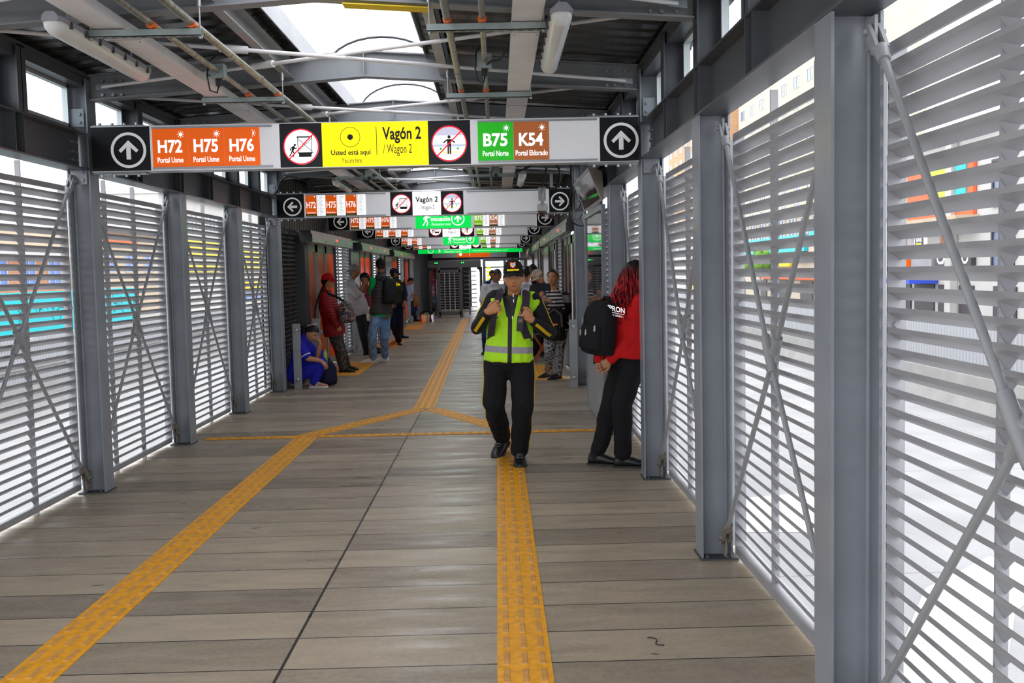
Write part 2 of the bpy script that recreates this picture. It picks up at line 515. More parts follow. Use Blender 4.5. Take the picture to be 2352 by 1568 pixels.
# ---------------------------------------------------------------- tension-rod cross braces
def brace(sgn, y0, y1, label):
    x = (XR if sgn > 0 else XL) + sgn * .12
    t = thing('cross_brace', label, 'brace', (x, y0, 0), 'tension-rod cross braces')
    L = y1 - y0; zt, zb = 2.33, .13; ya, yb = .05, L - .05
    C = Vector((0, L / 2, (zt + zb) / 2 - .02))
    ends = [Vector((0, ya, zt)), Vector((0, yb, zt)), Vector((0, ya, zb)), Vector((0, yb, zb))]
    for k, e in enumerate(ends):
        d = (C - e).normalized(); off = Vector((.018 * (1 if k in (0, 3) else -1), 0, 0))
        m = MB(); m.cyl(e + d * .1, C - d * .09 + off * .6, .0125, 10); m.build('rod', 'steel_light', t)
        m = MB()
        u = Vector((1, 0, 0)); p = d.cross(u)
        for q in (-1, 1): m.obox(e + d * .035 + u * q * .016, d * .055, u * .006, p * .02)
        m.cyl(e + d * .08, e + d * .135, .026, 12, .02)
        m.cyl(e - u * .035, e + u * .035, .012, 8)
        g = Vector((0, -1 if k in (0, 2) else 1, 0))
        m.obox(e + g * .02 + Vector((0, 0, .0 if k < 2 else -.03)), u * .005, Vector((0, .04, 0)), Vector((0, 0, .05 if k < 2 else .07)))
        m.build('clevis', 'steel_light' if k < 2 else 'dirty', t)
    m = MB()
    for k, e in enumerate(ends):
        d = (e - C).normalized(); off = Vector((.018 * (1 if k in (0, 3) else -1), 0, 0))
        m.cyl(C + off * .6, C + d * .1 + off * .6, .024, 12, .021)
    m.ball(C, .03); m.build('hub', 'steel_light', t)
    return t
BR = ['cross brace cut by the right edge of the photo', 'tension-rod cross brace between the two nearest right columns, hub at waist height',
      'thin cross brace behind the second right column, yellow signs showing through', 'cross brace behind the red-haired woman', 'cross brace beside the glass panel',
      ]
brace(1, 1.3, CY[0], BR[0]); brace(1, CY[0] + .165, CY[1], BR[1])
brace(1, CY[1] + .165, CY[2], BR[2]); brace(1, CY[2] + .165, CY[3], BR[3]); brace(1, CY[4] + .165, CY[5], BR[4])
BLL = ['cross brace cut by the left edge of the photo', 'cross brace between the first two left columns', 'cross brace on the left in front of the yellow bands', 'cross brace nearest the seated woman in blue']
for i in (1, 2, 3, 4): brace(-1, CY[i] + .165, CY[i + 1], BLL[i - 1])
# ---------------------------------------------------------------- rafters, roof, skylight
XC = (XL + XR) / 2
def rz(x): return 3.115 + .14 * (1 - abs(x - XC) / 2.04)
RY = [3.24 + BAY * i for i in range(21)]
RLAB = {0: 'roof rafter nearest the camera at the top of the photo', 1: 'roof rafter above the two white tube lamps, with a painted yellow reflection', 2: 'roof rafter with pale middle just above the yellow wagon sign', 3: 'roof rafter half hidden behind the top of the yellow wagon sign'}
nth = ['first', 'second', 'third', 'fourth', 'fifth', 'sixth', 'seventh', 'eighth', 'ninth', 'tenth', 'eleventh', 'twelfth', 'thirteenth', 'fourteenth', 'fifteenth', 'sixteenth', 'seventeenth']
def rafter(y, label, full):
    t = thing('roof_rafter', label, 'rafter', (XC, y + .08, 3), 'gabled roof rafters')
    m = MB(); hw = 2.03; dz = .14
    for sx in (-1, 1):
        def sl(z0, z1, yy0, yy1):
            vs = []
            for u in (0, sx * hw):
                zz = (dz if u == 0 else 0) - .075
                vs += [(u, yy0, zz + z0), (u, yy1, zz + z0), (u, yy1, zz + z1), (u, yy0, zz + z1)]
            m.add(vs, [(0, 1, 2, 3), (4, 7, 6, 5), (0, 4, 5, 1), (1, 5, 6, 2), (2, 6, 7, 3), (3, 7, 4, 0)])
        sl(0, .01, -.05, .05); sl(.18, .19, -.05, .05); sl(.01, .18, -.004, .004)
    m.build('section', 'rafter_paint', t)
    if full:
        for sx in (-1, 1):
            for bx in (.06, .14, .2):
                for bz in (-.03, .02, .07): bolt(t, (sx * (2.0 - bx), -.004, bz))
        m = MB(); m.box(-.004, .004, -.05, -.003, .07, .24); m.build('ridge_plate', 'steel', t)
    return t
for i, y in enumerate(RY):
    r_ = rafter(y, RLAB.get(i) or '%s roof rafter beyond the yellow wagon sign' % nth[i - 4], i < 7)
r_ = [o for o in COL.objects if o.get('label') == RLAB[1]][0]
m = MB(); M('reflection_yellow', (.8, .55, .0), .5); m.box(.16, .62, -.05, .05, .043, .049); o = m.build('yellow_reflection', 'reflection_yellow', r_); o.rotation_euler = (0, math.atan(.14 / 2.03), 0); o['label'] = 'yellow sign reflection painted under the flange'  # thin yellow plate paints the yellow sign's reflection onto the flange
def roof_panel(x0, x1, nm):
    m = MB(); P = .21; y = -3; prof = []
    while y < 48:
        prof += [(y, 0), (y + .12, 0), (y + .135, .035), (y + .195, .035)]; y += P
    vs = []
    for (yy, dz) in prof:
        for x in (x0, x1): vs.append((x, yy, rz(x) + .03 + dz))
    m.add(vs, [(2 * i, 2 * i + 1, 2 * i + 3, 2 * i + 2) for i in range(len(prof) - 1)])
    o = m.build(nm, 'roof_sheet'); s = o.modifiers.new('s', 'SOLIDIFY'); s.thickness = .004; s.offset = 1
    struct(o)
SK0, SK1 = -1.37, -.49
roof_panel(-3.3, SK0, 'ceiling'); roof_panel(SK1, 1.4, 'ceiling.001')
m = MB()   # curbs of the skylight opening
for x, o in ((SK0, -1), (SK1, 1)):
    m.box(x - .004, x + .004, -3, 48, 3.2, 3.34); m.box(*sorted((x, x + o * .05)), -3, 48, 3.335, 3.345)
struct(m.build('trim_4', 'steel_light'))
n = 14; w = (SK1 - SK0) / 2 + .02; cx = (SK0 + SK1) / 2
m = MB(); m.smooth = True
arc = [(cx - w * cos(pi * i / n), 3.34 + .26 * sin(pi * i / n)) for i in range(n + 1)]
m.add([(x, y, z) for y in (-3, 48) for x, z in arc], [(i, i + 1, n + 2 + i, n + 1 + i) for i in range(n)])
struct(m.build('window_60', 'skylight_sheet'))
for k in range(22):
    m = MB(); y = 2.21 + 1.0565 * 2 * k
    m.tube([(x, y, z - .006) for x, z in arc], .011, 6)
    tag(m.build('skylight_rib', 'steel_dark'), 'thin arched rib under the white skylight, %s from the camera' % (nth + ['eighteenth', 'nineteenth', 'twentieth', 'twenty-first', 'farthest'])[k], 'rib', 'arched skylight ribs')
# purlins beside the skylight, one pair per bay
for sgn, side in ((-1, 'left'), (1, 'right')):
    for k in range(16):
        x = -1.5 if sgn < 0 else -.35; y = RY[k] + .09
        m = MB(); L = BAY - .02
        m.box(-.035, .035, 0, L, 0, .004); m.box(*sorted((sgn * .031, sgn * .035)), 0, L, 0, .13); m.box(-.035, .035, 0, L, .126, .13)
        m.obox((sgn * .05, .03, .07), (.04, 0, 0), (0, .004, 0), (0, 0, .05)); m.obox((sgn * .05, L - .03, .07), (.04, 0, 0), (0, .004, 0), (0, 0, .05))
        tag(m.build('purlin', 'steel_light', loc=(x, y, 3.06)), 'pale channel purlin on the %s of the skylight, %s from the camera' % (side, nth[k]), 'purlin', 'purlins along the skylight')
# diagonal roof rods with couplers
for k in range(7):
    y = RY[k] + .2; y2 = RY[k] + BAY - .03
    for q in (0, 1):
        a, b = ((-2.85, y, 2.985), (.98, y2, 2.985)) if q == 0 else ((-2.85, y2, 3.012), (.98, y, 3.012))
        t = thing('roof_rod', '%s of the crossed roof rods in the %s bay from the camera' % (['nearer-left end', 'farther-left end'][q], nth[k]), 'rod', a, 'crossed roof tension rods')
        A, B = Vector(a), Vector(b); d = (B - A)
        m = MB(); m.cyl(A, B, .0125, 10); m.build('rod', 'duct', t, org=a)
        f = .335 if q == 0 else .345
        m = MB(); m.cyl(A + d * (f - .02), A + d * (f + .02), .024, 14); m.build('coupler', 'duct', t, org=a)
        for e, s_ in ((A, -1), (B, 1)):
            m = MB(); m.obox(e, d.normalized() * .06, Vector((0, 0, .02)), d.normalized().cross(Vector((0, 0, 1))) * .006)
            m.build('end_plate', 'steel', t, org=a)
# ---------------------------------------------------------------- ducts, conduits, struts, lamps
def duct(x, label):
    t = thing('cable_duct', label, 'duct', (x, 2, 2.9), 'long pale cable ducts')
    m = MB(); m.box(-.078, .078, 0, 34, -.02, .035); m.build('trough', 'duct', t, bevel=.004)
    m = MB()
    for k in range(14):
        y = 2.35 * k + 1.1
        m.box(-.0785, .0785, y, y + .003, -.021, .036)
        for sx in (-.06, .06): m.cyl((sx, y + .05, -.022), (sx, y + .05, -.019), .005, 6)
    m.build('joint_seams', 'steel_dark', t)
duct(-1.955, 'long pale grey cable duct hanging left of the skylight'); duct(.185, 'long pale grey cable duct hanging right of the skylight')
for x, r, lab in ((-1.735, .017, 'thinner galvanised conduit next to the left duct'), (-1.53, .021, 'thicker galvanised conduit left of the skylight'),
                  (-.225, .02, 'thicker galvanised conduit right of the skylight'), (-.045, .016, 'thinner galvanised conduit next to the right duct')):
    t = thing('conduit', lab, 'conduit', (x, 2, 2.905), 'galvanised conduits')
    m = MB(); m.cyl((0, 0, 0), (0, 38, 0), r, 12); m.build('pipe', 'galv', t)
    for k in range(6):
        m = MB(); y = 1.2 + 3.05 * k + (x * 3 % 1); m.cyl((0, y, 0), (0, y + .05, 0), r + .004, 12); m.build('coupling', 'galv', t)
SY = [3.2, 5.22, 7.2, 9.2, 11.2, 13.1, 15.2, 17.2, 19.2]
for i, y in enumerate(SY):
    for x0, x1, sd, cons in ((-2.06, -1.48, 'left', (-1.735, -1.53)), (-.33, .28, 'right', (-.225, -.045))):
        t = thing('trapeze_strut', 'slotted strut under the %s duct, %s from the camera' % (sd, nth[i]), 'bracket', (x0, y, 2.855), 'slotted trapeze struts')
        L = x1 - x0; m = MB()
        m.box(0, L, -.02, .02, -.018, -.014); m.box(0, L, -.02, -.017, -.018, .018); m.box(0, L, .017, .02, -.018, .018)
        m.build('channel', 'strut', t)
        m = MB()
        for k in range(int(L / .05)): m.box(.02 + .05 * k, .045 + .05 * k, -.006, .006, -.0185, -.0175)
        m.build('slots', 'black', t)
        for xx in (.014, L - .01):
            m = MB(); m.cyl((xx, 0, -.03), (xx, 0, .19), .005, 6); m.cyl((xx, 0, -.03), (xx, 0, -.018), .011, 6); m.cyl((xx, 0, .13), (xx, 0, .18), .012, 8); m.build('hanger_rod', 'bolt', t)
        for c in cons:
            m = MB(); m.cyl((c - x0, -.026, .043), (c - x0, .03, .043), .023, 10); m.build('pipe_clamp', 'orange_cap' if i < 3 else 'galv', t)
def lamp(x, y, label):
    t = thing('tube_lamp', label, 'lamp', (x, y, 2.78 if y < 3 else 2.84), 'sealed tube lamps under the roof')
    n = 14; L = 1.27; m = MB(); m.smooth = True
    def ring(yy, k, zo=0): return [(.052 * k * cos(pi + pi * i / n), yy, zo + .055 * k * sin(pi + pi * i / n)) for i in range(n + 1)] + [(.052 * k, yy, .01), (-.052 * k, yy, .01)]
    m.loft([ring(0, .45), ring(.02, .85), ring(.06, 1), ring(L - .06, 1), ring(L - .02, .85), ring(L, .45)])
    m.build('diffuser', 'lamp_cover', t)
    m = MB(); m.smooth = False
    def r2(yy, k): return [(-.058 * k, yy, .008), (.058 * k, yy, .008), (.055 * k, yy, .03), (.03 * k, yy, .05), (-.03 * k, yy, .05), (-.055 * k, yy, .03)]
    m.loft([r2(-.01, .7), r2(.04, 1), r2(L - .04, 1), r2(L + .01, .7)]); m.build('housing', 'lamp_body', t)
    for k in range(7):
        for sx in (-1, 1):
            m = MB(); m.obox((sx * .057, .1 + k * .178, .006), (.006, 0, 0), (0, .009, 0), (0, 0, .016)); m.build('clip', 'steel_dark', t)
    for yy in (.2, L - .2):
        m = MB(); m.cyl((0, yy, .05), (0, yy, .3), .004, 6); m.build('hanger', 'bolt', t)
    return t
M('lamp_cover', (.72, .72, .70), .25); M('lamp_body', (.33, .32, .36), .5)
lamp(-2.11, 4.9, 'sealed tube lamp hanging at the upper left, left of the pale duct')
lamp(.345, 4.9, 'sealed tube lamp hanging right of the right pale duct')
lamp(-.13, 2.95, 'tube lamp whose rounded end peeks in at the top of the photo')
lamp(-2.11, 13.35, 'small far tube lamp left above the white wagon sign'); lamp(.36, 12.9, 'small far tube lamp right above the white wagon sign')
def jbox(x, y, label):
    t = thing('junction_box', label, 'junction box', (x, y, 2.9), 'junction boxes on the conduits')
    m = MB(); m.box(-.045, .045, -.04, .04, -.04, .05); m.build('box', 'strut', t, bevel=.004)
    m = MB(); m.cyl((0, -.005, -.04), (0, -.005, -.085), .022, 12); m.tube([(0, 0, -.08), (-.01, -.02, -.13), (-.045, -.05, -.12), (-.06, -.05, -.03), (-.05, -.04, .06), (-.02, 0, .1)], .005, 6); m.build('socket', 'black', t)
jbox(-1.735, 6.45, 'junction box with black socket on the left thin conduit'); jbox(-.045, 6.3, 'junction box with black socket on the right thin conduit')
jbox(-1.62, 13.0, 'small far box above the white wagon sign on the left'); jbox(.02, 12.9, 'small far box above the white wagon sign on the right')
# ---------------------------------------------------------------- overhead signs
SE = .22
def sm(n, c, e=SE, rough=.35):
    M(n, c, rough, emit=e * .62).node_tree.nodes['Principled BSDF'].inputs['Specular IOR Level'].default_value = .2
sm('sg_black', (.012, .012, .016), 0); sm('sg_white', (.62, .62, .64), .16); sm('sg_face', (.9, .9, .92), .42); sm('sg_yellow', (.95, .76, 0), .42)
sm('sg_orange', (.80, .115, .004), .22); sm('sg_green', (.02, .42, .015), .25); sm('sg_brown', (.38, .11, .03), .22); sm('sg_ink', (.012, .012, .01), 0)
sm('sg_text', (.9, .9, .92), .38); sm('sg_red', (.85, .01, .03), .3); sm('sg_arrow', (.75, .75, .74), .12); sm('sg_evac', (.0, .62, .07), .42)
sm('sg_lime', (.25, .55, .01), .25); sm('sg_tan', (.50, .20, .10), .25); sm('sg_lilac', (.5, .5, .62), .3); sm('sg_teal', (.05, .35, .6), .3)
def man(mb, cx, cz, h, y, mat='sg_ink'):
    mb.mat(mat); disc(mb, cx, cz + h * .42, h * .085, y, 16)
    poly(mb, [(cx - .12 * h, cz + .3 * h), (cx + .12 * h, cz + .3 * h), (cx + .1 * h, cz - .05 * h), (cx - .1 * h, cz - .05 * h)], y)
    for s in (-1, 1):
        line(mb, cx + s * .11 * h, cz + .27 * h, cx + s * .32 * h, cz + .1 * h, .07 * h, y)
        line(mb, cx + s * .055 * h, cz, cx + s * .06 * h, cz - .5 * h, .085 * h, y)
def walker(mb, cx, cz, h, y, mat, lean=.12):
    mb.mat(mat); disc(mb, cx + lean * h, cz + .42 * h, .09 * h, y, 16)
    line(mb, cx + lean * .7 * h, cz + .32 * h, cx, cz - .02 * h, .17 * h, y)
    for (a, b, c, d) in ((.0, -.0, .13, -.22), (.13, -.22, .06, -.48), (0, 0, -.1, -.25), (-.1, -.25, -.24, -.46), (.08, .28, .22, .12), (.22, .12, .34, .18), (.06, .28, -.13, .14), (-.13, .14, -.16, -.02)):
        line(mb, cx + a * h, cz + b * h, cx + c * h, cz + d * h, .085 * h, y)
def prohib(mb, cx, cz, r, y, kind):
    mb.mat('sg_face'); disc(mb, cx, cz, r, y - .001)
    if kind == 'push':
        k = r / .15; mb.mat('sg_ink'); Y = y - .002
        rect(mb, cx - .035 * k, cx + .095 * k, cz + .075 * k, cz + .087 * k, Y)
        for i in range(11): rect(mb, cx - .028 * k, cx + .09 * k, cz - .035 * k + i * .01 * k, cz - .0335 * k + i * .01 * k, Y)
        line(mb, cx - .028 * k, cz + .07 * k, cx + .09 * k, cz - .04 * k, .004 * k, Y); line(mb, cx - .028 * k, cz - .04 * k, cx + .09 * k, cz + .07 * k, .004 * k, Y)
        rect(mb, cx - .03 * k, cx - .025 * k, cz - .05 * k, cz + .08 * k, Y); rect(mb, cx + .088 * k, cx + .093 * k, cz - .05 * k, cz + .08 * k, Y)
        poly(mb, [(cx - .035 * k, cz - .047 * k), (cx + .1 * k, cz - .047 * k), (cx + .085 * k, cz - .065 * k), (cx + .085 * k, cz - .085 * k), (cx - .02 * k, cz - .085 * k), (cx - .02 * k, cz - .062 * k)], Y)
        walker(mb, cx - .075 * k, cz - .03 * k, .11 * k, Y, 'sg_ink', .2)
    else:
        k = r / .15; Y = y - .002
        mb.mat('sg_lilac')
        poly(mb, [(cx + .142 * k * cos(a), cz + .142 * k * sin(a)) for a in [radians(28) + radians(124) * i / 20 for i in range(21)]], Y)
        rect(mb, cx - .138 * k, cx + .138 * k, cz - .018 * k, cz - .006 * k, Y); rect(mb, cx - .11 * k, cx + .11 * k, cz - .098 * k, cz - .092 * k, Y)
        mb.mat('sg_teal'); rect(mb, cx - .139 * k, cx + .139 * k, cz - .024 * k, cz - .019 * k, Y)
        mb.mat('sg_white')
        for a in (-.1, -.045, .045, .1): rect(mb, cx + (a - .0015) * k, cx + (a + .0015) * k, cz - .09 * k, cz + .06 * k, Y - .0005)
        mb.mat('sg_yellow'); rect(mb, cx - .085 * k, cx + .085 * k, cz - .075 * k, cz - .068 * k, Y - .0005)
        mb.mat('sg_green')
        for s in (-1, 1): poly(mb, [(cx + s * .08 * k, cz - .03 * k), (cx + s * .055 * k, cz - .042 * k), (cx + s * .08 * k, cz - .054 * k)], Y - .001)
        man(mb, cx, cz - .01 * k, .155 * k, Y - .0015)
    mb.mat('sg_red'); disc(mb, cx, cz, r, y - .0045, 44, r * .93); line(mb, cx - .68 * r, cz - .68 * r, cx + .68 * r, cz + .68 * r, r * .07, y - .0045)
def arrow(mb, cx, cz, r, y, ang, mat='sg_arrow', ring=True):
    mb.mat(mat)
    if ring: disc(mb, cx, cz, r, y, 44, r * .84)
    c, s = cos(ang), sin(ang)
    R = lambda a, b: (cx + r * (a * c - b * s), cz + r * (a * s + b * c))
    poly(mb, [R(-.13, -.52), R(.13, -.52), R(.13, .1), R(0, .28), R(-.13, .1)], y)
    poly(mb, [R(0, .56), R(-.56, .0), R(-.43, -.14), R(0, .26)], y); poly(mb, [R(0, .56), R(0, .26), R(.43, -.14), R(.56, .0)], y)
def sun(mb, cx, cz, r, y, half=False):
    mb.mat('sg_text')
    disc(mb, cx, cz, r, y, 18, 0, -pi / 2 if half else 0, pi / 2 if half else 2 * pi)
    for i in range(8):
        a = i * pi / 4
        if half and cos(a) < -.1: continue
        line(mb, cx + 1.35 * r * cos(a), cz + 1.35 * r * sin(a), cx + 1.9 * r * cos(a), cz + 1.9 * r * sin(a), r * .32, y)
def sign_body(t, x0, x1, h, d=.15):
    m = MB(); m.box(0, x1 - x0, .004, d, 0, h); m.build('housing', 'alu', t, bevel=.003)
    m = MB(); m.box(0, x1 - x0, -.004, .004, -.0, .006); m.box(0, x1 - x0, -.004, .004, h - .006, h); m.build('edge_trim', 'alu', t)
    for e in (0, 1):
        m = MB(); a = .0 if e == 0 else x1 - x0 - .38
        m.box(a, a + .38, .02, d - .02, h, h + .012); m.build('end_bracket', 'steel', t)
        m = MB(); m.box(a, a + .38, .02, d - .02, -.012, 0); m.build('end_bracket', 'steel', t)
        for k in range(4):
            bolt(t, (a + .05 + .09 * k, .05, -.012), 'z'); bolt(t, (a + .05 + .09 * k, .05, h + .03), 'z')
def face(t, name, x0, x1, h, mat, draw=None, y=0):
    m = MB(); m.mat(mat); m.box(x0, x1, y - .001, y + .004, .006, h - .006)
    o = m.build(name, None, t)
    if draw:
        g = MB(); draw(g); g.build('lettering' if name not in ('arrow_panel', 'prohibition_panel') else 'pictogram', None, o, fixn=False)
    return o
def rails(t, x0, x1, h):
    for z in (.012, h - .026):
        m = MB(); m.box(x0, x1, -.014, -.001, z, z + .014); m.box(x0, x1, -.016, -.013, z + .003, z + .006); m.build('slide_rail', 'galv2', t)
M('galv2', (.35, .37, .39), .4, .5)
def tile(t, x0, x1, h, mat, code, sub, sunk=0, sub2=None):
    m = MB(); m.mat(mat); m.box(x0, x1 - .002, -.009, -.003, .02, h - .022); o = m.build('route_tile', None, t)
    w = x1 - x0; g = MB(); y = -.0098
    text(g, code, (x0 + .15 * w, x1 - .17 * w, .128, .225), y, 'sg_text', .03)
    text(g, sub, (x0 + (.13 if len(sub) < 14 else .05) * w, x1 - (.15 if len(sub) < 14 else .05) * w, .058, .098), y, 'sg_text', .022)
    sun(g, x1 - .2 * w, .262, .0135, y, sunk == 1)
    g.build('route_text', None, o, fixn=False)
def mini_tile(t, x, h, mat, code, sub):
    m = MB(); m.mat(mat); m.box(x, x + .15, -.008, -.003, .05, h - .03); m.mat('sg_ink'); m.box(x, x + .15, -.008, -.003, .022, .05)
    o = m.build('route_tile', None, t); g = MB()
    text(g, code, (x + .012, x + .138, .13, .215), -.0088, 'sg_text', .018)
    text(g, sub, (x + .02, x + .13, .06, .082), -.0088, 'sg_text', .012)
    sun(g, x + .125, .285, .007, -.0088)
    g.mat('sg_lime')
    for k in range(5): rect(g, x + .02 + .024 * k, x + .036 + .024 * k, .032, .036, -.0088)
    g.build('route_text', None, o, fixn=False)
    m = MB(); m.mat('sg_face'); m.box(x + .152, x + .27, -.007, -.003, .022, h - .025); o = m.build('stop_list', None, t)
    g = MB(); rr = random.Random(int((x + 5) * 100))
    for k in range(20):
        z = h - .045 - .0125 * k
        g.mat('sg_ink'); rect(g, x + .185, x + .185 + rr.uniform(.03, .07), z - .003, z, -.0078)
        g.mat(rr.choice(['sg_teal', 'sg_red', 'sg_green', 'sg_teal'])); rect(g, x + .163, x + .172, z - .004, z + .003, -.0078)
    g.build('list_text', None, o, fixn=False)
def evac(t, x0, x1, h):
    w = x1 - x0
    def dr(g):
        walker(g, x0 + .19 * w, h * .5, h * .72, -.0025, 'sg_text')
        text(g, 'Ruta de', (x0 + .275 * w, x0 + .53 * w, h * .66, h * .88), -.0025, 'sg_text', .02)
        text(g, 'evacuación', (x0 + .275 * w, x0 + .62 * w, h * .4, h * .64), -.0025, 'sg_text', .02)
        text(g, '/ Evacuation route', (x0 + .275 * w, x0 + .63 * w, h * .17, h * .32), -.0025, 'sg_text')
        arrow(g, x0 + .76 * w, h * .5, h * .36, -.0025, 0, 'sg_text')
    face(t, 'evacuation_panel', x0, x1, h, 'sg_evac', dr)
# --- the big yellow sign at the third columns
Yq, Zq, H = 7.44, 2.395, .332
def sign1():
    xo = -2.955; t = thing('overhead_sign', 'wide overhead sign with a yellow middle panel reading Vagón 2, nearest the camera', 'sign', (xo, Yq, Zq), 'overhead platform signs')
    X = lambda px: at(px, 330, Yq).x - xo
    sign_body(t, xo, 1.075, H)
    face(t, 'arrow_panel', .002, X(345), H, 'sg_black', lambda g: arrow(g, X(295), H * .47, .13, -.0025, 0))
    face(t, 'route_panel', X(345), X(643), H, 'sg_white'); rails(t, X(350), X(626), H)
    for k, c in enumerate(('H72', 'H75', 'H76')): tile(t, X(351 + 82.3 * k), X(351 + 82.3 * (k + 1)), H, 'sg_orange', c, 'Portal Usme', 1 if k == 2 else 0)
    face(t, 'prohibition_panel', X(643), X(740), H, 'sg_black', lambda g: prohib(g, X(692), H * .47, .131, -.002, 'push'))
    def dr(g):
        y = -.0025; g.mat('sg_ink')
        cx = X(805); disc(g, cx, H * .66, .074, y, 40, .070); disc(g, cx, H * .66, .021, y, 24)
        rect(g, X(864.5), X(866), H * .26, H * .88, y)
        text(g, 'Usted está aquí', (X(760), X(852), H * .235, H * .385), y, 'sg_ink', .022)
        text(g, '/You are here', (X(783), X(830), H * .095, H * .2), y, 'sg_ink', .008)
        text(g, 'Vagón 2', (X(879), X(968), H * .5, H * .87), y, 'sg_ink', .026)
        text(g, '/ Wagon 2', (X(880), X(946), H * .22, H * .49), y, 'sg_ink', .004)
    face(t, 'wagon_panel', X(740), X(984), H, 'sg_yellow', dr)
    face(t, 'prohibition_panel', X(984), X(1081), H, 'sg_black', lambda g: prohib(g, X(1032), H * .475, .131, -.002, 'door'))
    face(t, 'route_panel', X(1081), X(1378), H, 'sg_white'); rails(t, X(1098), X(1372), H)
    tile(t, X(1098), X(1180), H, 'sg_green', 'B75', 'Portal Norte'); tile(t, X(1180), X(1262), H, 'sg_brown', 'K54', 'Portal Eldorado')
    face(t, 'arrow_panel', X(1378), 1.075 - xo - .002, H, 'sg_black', lambda g: arrow(g, X(1427), H * .47, .13, -.0025, 0))
sign1()
def sign2(y, dx, label, kind, left, right, z=2.385):
    xo = -2.955 + dx; t = thing('overhead_sign', label, 'sign', (xo, y, z), 'overhead platform signs'); h = .33
    sign_body(t, 0, 4.0, h)
    q = [.0, .37, 1.535, 1.835, 2.22, 2.525, 3.69, 4.0]
    face(t, 'arrow_panel', q[0], q[1], h, 'sg_black', lambda g: arrow(g, q[1] - .16, h * .47, .125, -.0025, pi / 2))
    face(t, 'route_panel', q[1], q[2], h, 'sg_white'); rails(t, q[1] + .02, q[2] - .06, h)
    for k, c in enumerate(left): mini_tile(t, q[1] + .02 + .27 * k, h, 'sg_orange', c, 'Portal Usme')
    if kind == 'evac': evac(t, q[2], q[5], h)
    else:
        face(t, 'prohibition_panel', q[2], q[3], h, 'sg_black', lambda g: prohib(g, (q[2] + q[3]) / 2, h / 2, .128, -.002, 'push'))
        def dr(g):
            text(g, 'Vagón 2', (q[3] + .04, q[4] - .04, h * .48, h * .78), -.0025, 'sg_ink', .026)
            text(g, '/ Wagon 2', (q[3] + .09, q[4] - .09, h * .2, h * .42), -.0025, 'sg_ink', .006)
        face(t, 'wagon_panel', q[3], q[4], h, 'sg_face', dr)
        face(t, 'prohibition_panel', q[4], q[5], h, 'sg_black', lambda g: prohib(g, (q[4] + q[5]) / 2, h / 2, .128, -.002, 'door'))
    face(t, 'route_panel', q[5], q[6], h, 'sg_white'); rails(t, q[5] + .05, q[6] - .04, h)
    for k, (c, mt) in enumerate(right): mini_tile(t, q[5] + .05 + .27 * k, h, mt, c, 'Portal Norte' if k == 0 else 'Portal Eldorado')
    face(t, 'arrow_panel', q[6], q[7], h, 'sg_black', lambda g: arrow(g, q[6] + .145, h * .47, .125, -.0025, -pi / 2))
RT = [('B75', 'sg_lime'), ('K54', 'sg_tan')]
sign2(13.62, 0, 'white wagon sign with empty right panel, second sign from the camera', 'wagon', ('H72', 'H75', 'H76'), [])
sign2(17.78, 0, 'first sign with a green evacuation panel, third sign from the camera', 'evac', ('H72', 'H75', 'H76'), RT, 2.39)
sign2(21.84, -.04, 'white wagon sign between the two green evacuation panels', 'wagon', ('H72', 'H75', 'H76'), RT, 2.38)
sign2(27.9, -.05, 'second sign with a green evacuation panel, farther and smaller', 'evac', ('H75', 'H76'), RT, 2.37)
sign2(32.0, -.06, 'last white wagon sign, almost hidden above the long green sign', 'wagon', ('H75', 'H76'), RT, 2.36)
def long_green():
    xo = -2.62; t = thing('evacuation_sign', 'long all green evacuation sign at the far end above the turnstiles', 'sign', (xo, 33.6, 2.26)); h = .22
    m = MB(); m.box(0, 3.5, .004, .12, 0, h); m.build('housing', 'alu', t)
    def dr(g):
        y = -.0025; walker(g, .72, h / 2, h * .8, y, 'sg_text'); g.mat('sg_text'); disc(g, .42, h / 2, .1, y, 30, .085)
        text(g, 'Ruta de evacuación', (.85, 1.62, h * .5, h * .9), y, 'sg_text', .02); text(g, '/ Evacuation route', (.85, 1.45, h * .12, h * .38), y, 'sg_text')
        rect(g, 1.72, 1.73, h * .15, h * .9, y)
        text(g, 'Esta es salida por las salidas de emergencia', (1.8, 3.2, h * .55, h * .8), y, 'sg_text', .01); text(g, '/ Exit here by the emergency exits', (1.8, 3.0, h * .2, h * .42), y, 'sg_text')
    m = MB(); m.mat('sg_evac'); m.box(0, 3.5, -.001, .004, 0, h); o = m.build('face_panel', None, t); g = MB(); dr(g); g.build('lettering', None, o, fixn=False)
    for x in (.25, 3.2):
        m = MB(); m.cyl((x, .06, h), (x, .06, .95), .012, 6); m.build('hanger', 'steel', t)
    t = thing('station_sign', 'low orange and grey sign hanging beyond the turnstiles', 'sign', (-2.0, 39.2, 2.2))
    m = MB(); m.box(-.5, 2.4, .004, .12, 0, .24); m.build('housing', 'alu', t)
    m = MB(); m.mat('sg_orange'); m.box(.45, 1.75, -.002, .004, 0, .24); o = m.build('face_panel', None, t)
    g = MB(); g.mat('sg_text'); disc(g, .6, .12, .06, -.003, 16); rect(g, .95, .96, .05, .2, -.003); g.build('lettering', None, o, fixn=False)
    for x in (-.3, 2.2):
        m = MB(); m.cyl((x, .06, .24), (x, .06, .87), .012, 6); m.build('hanger', 'steel', t)
long_green()
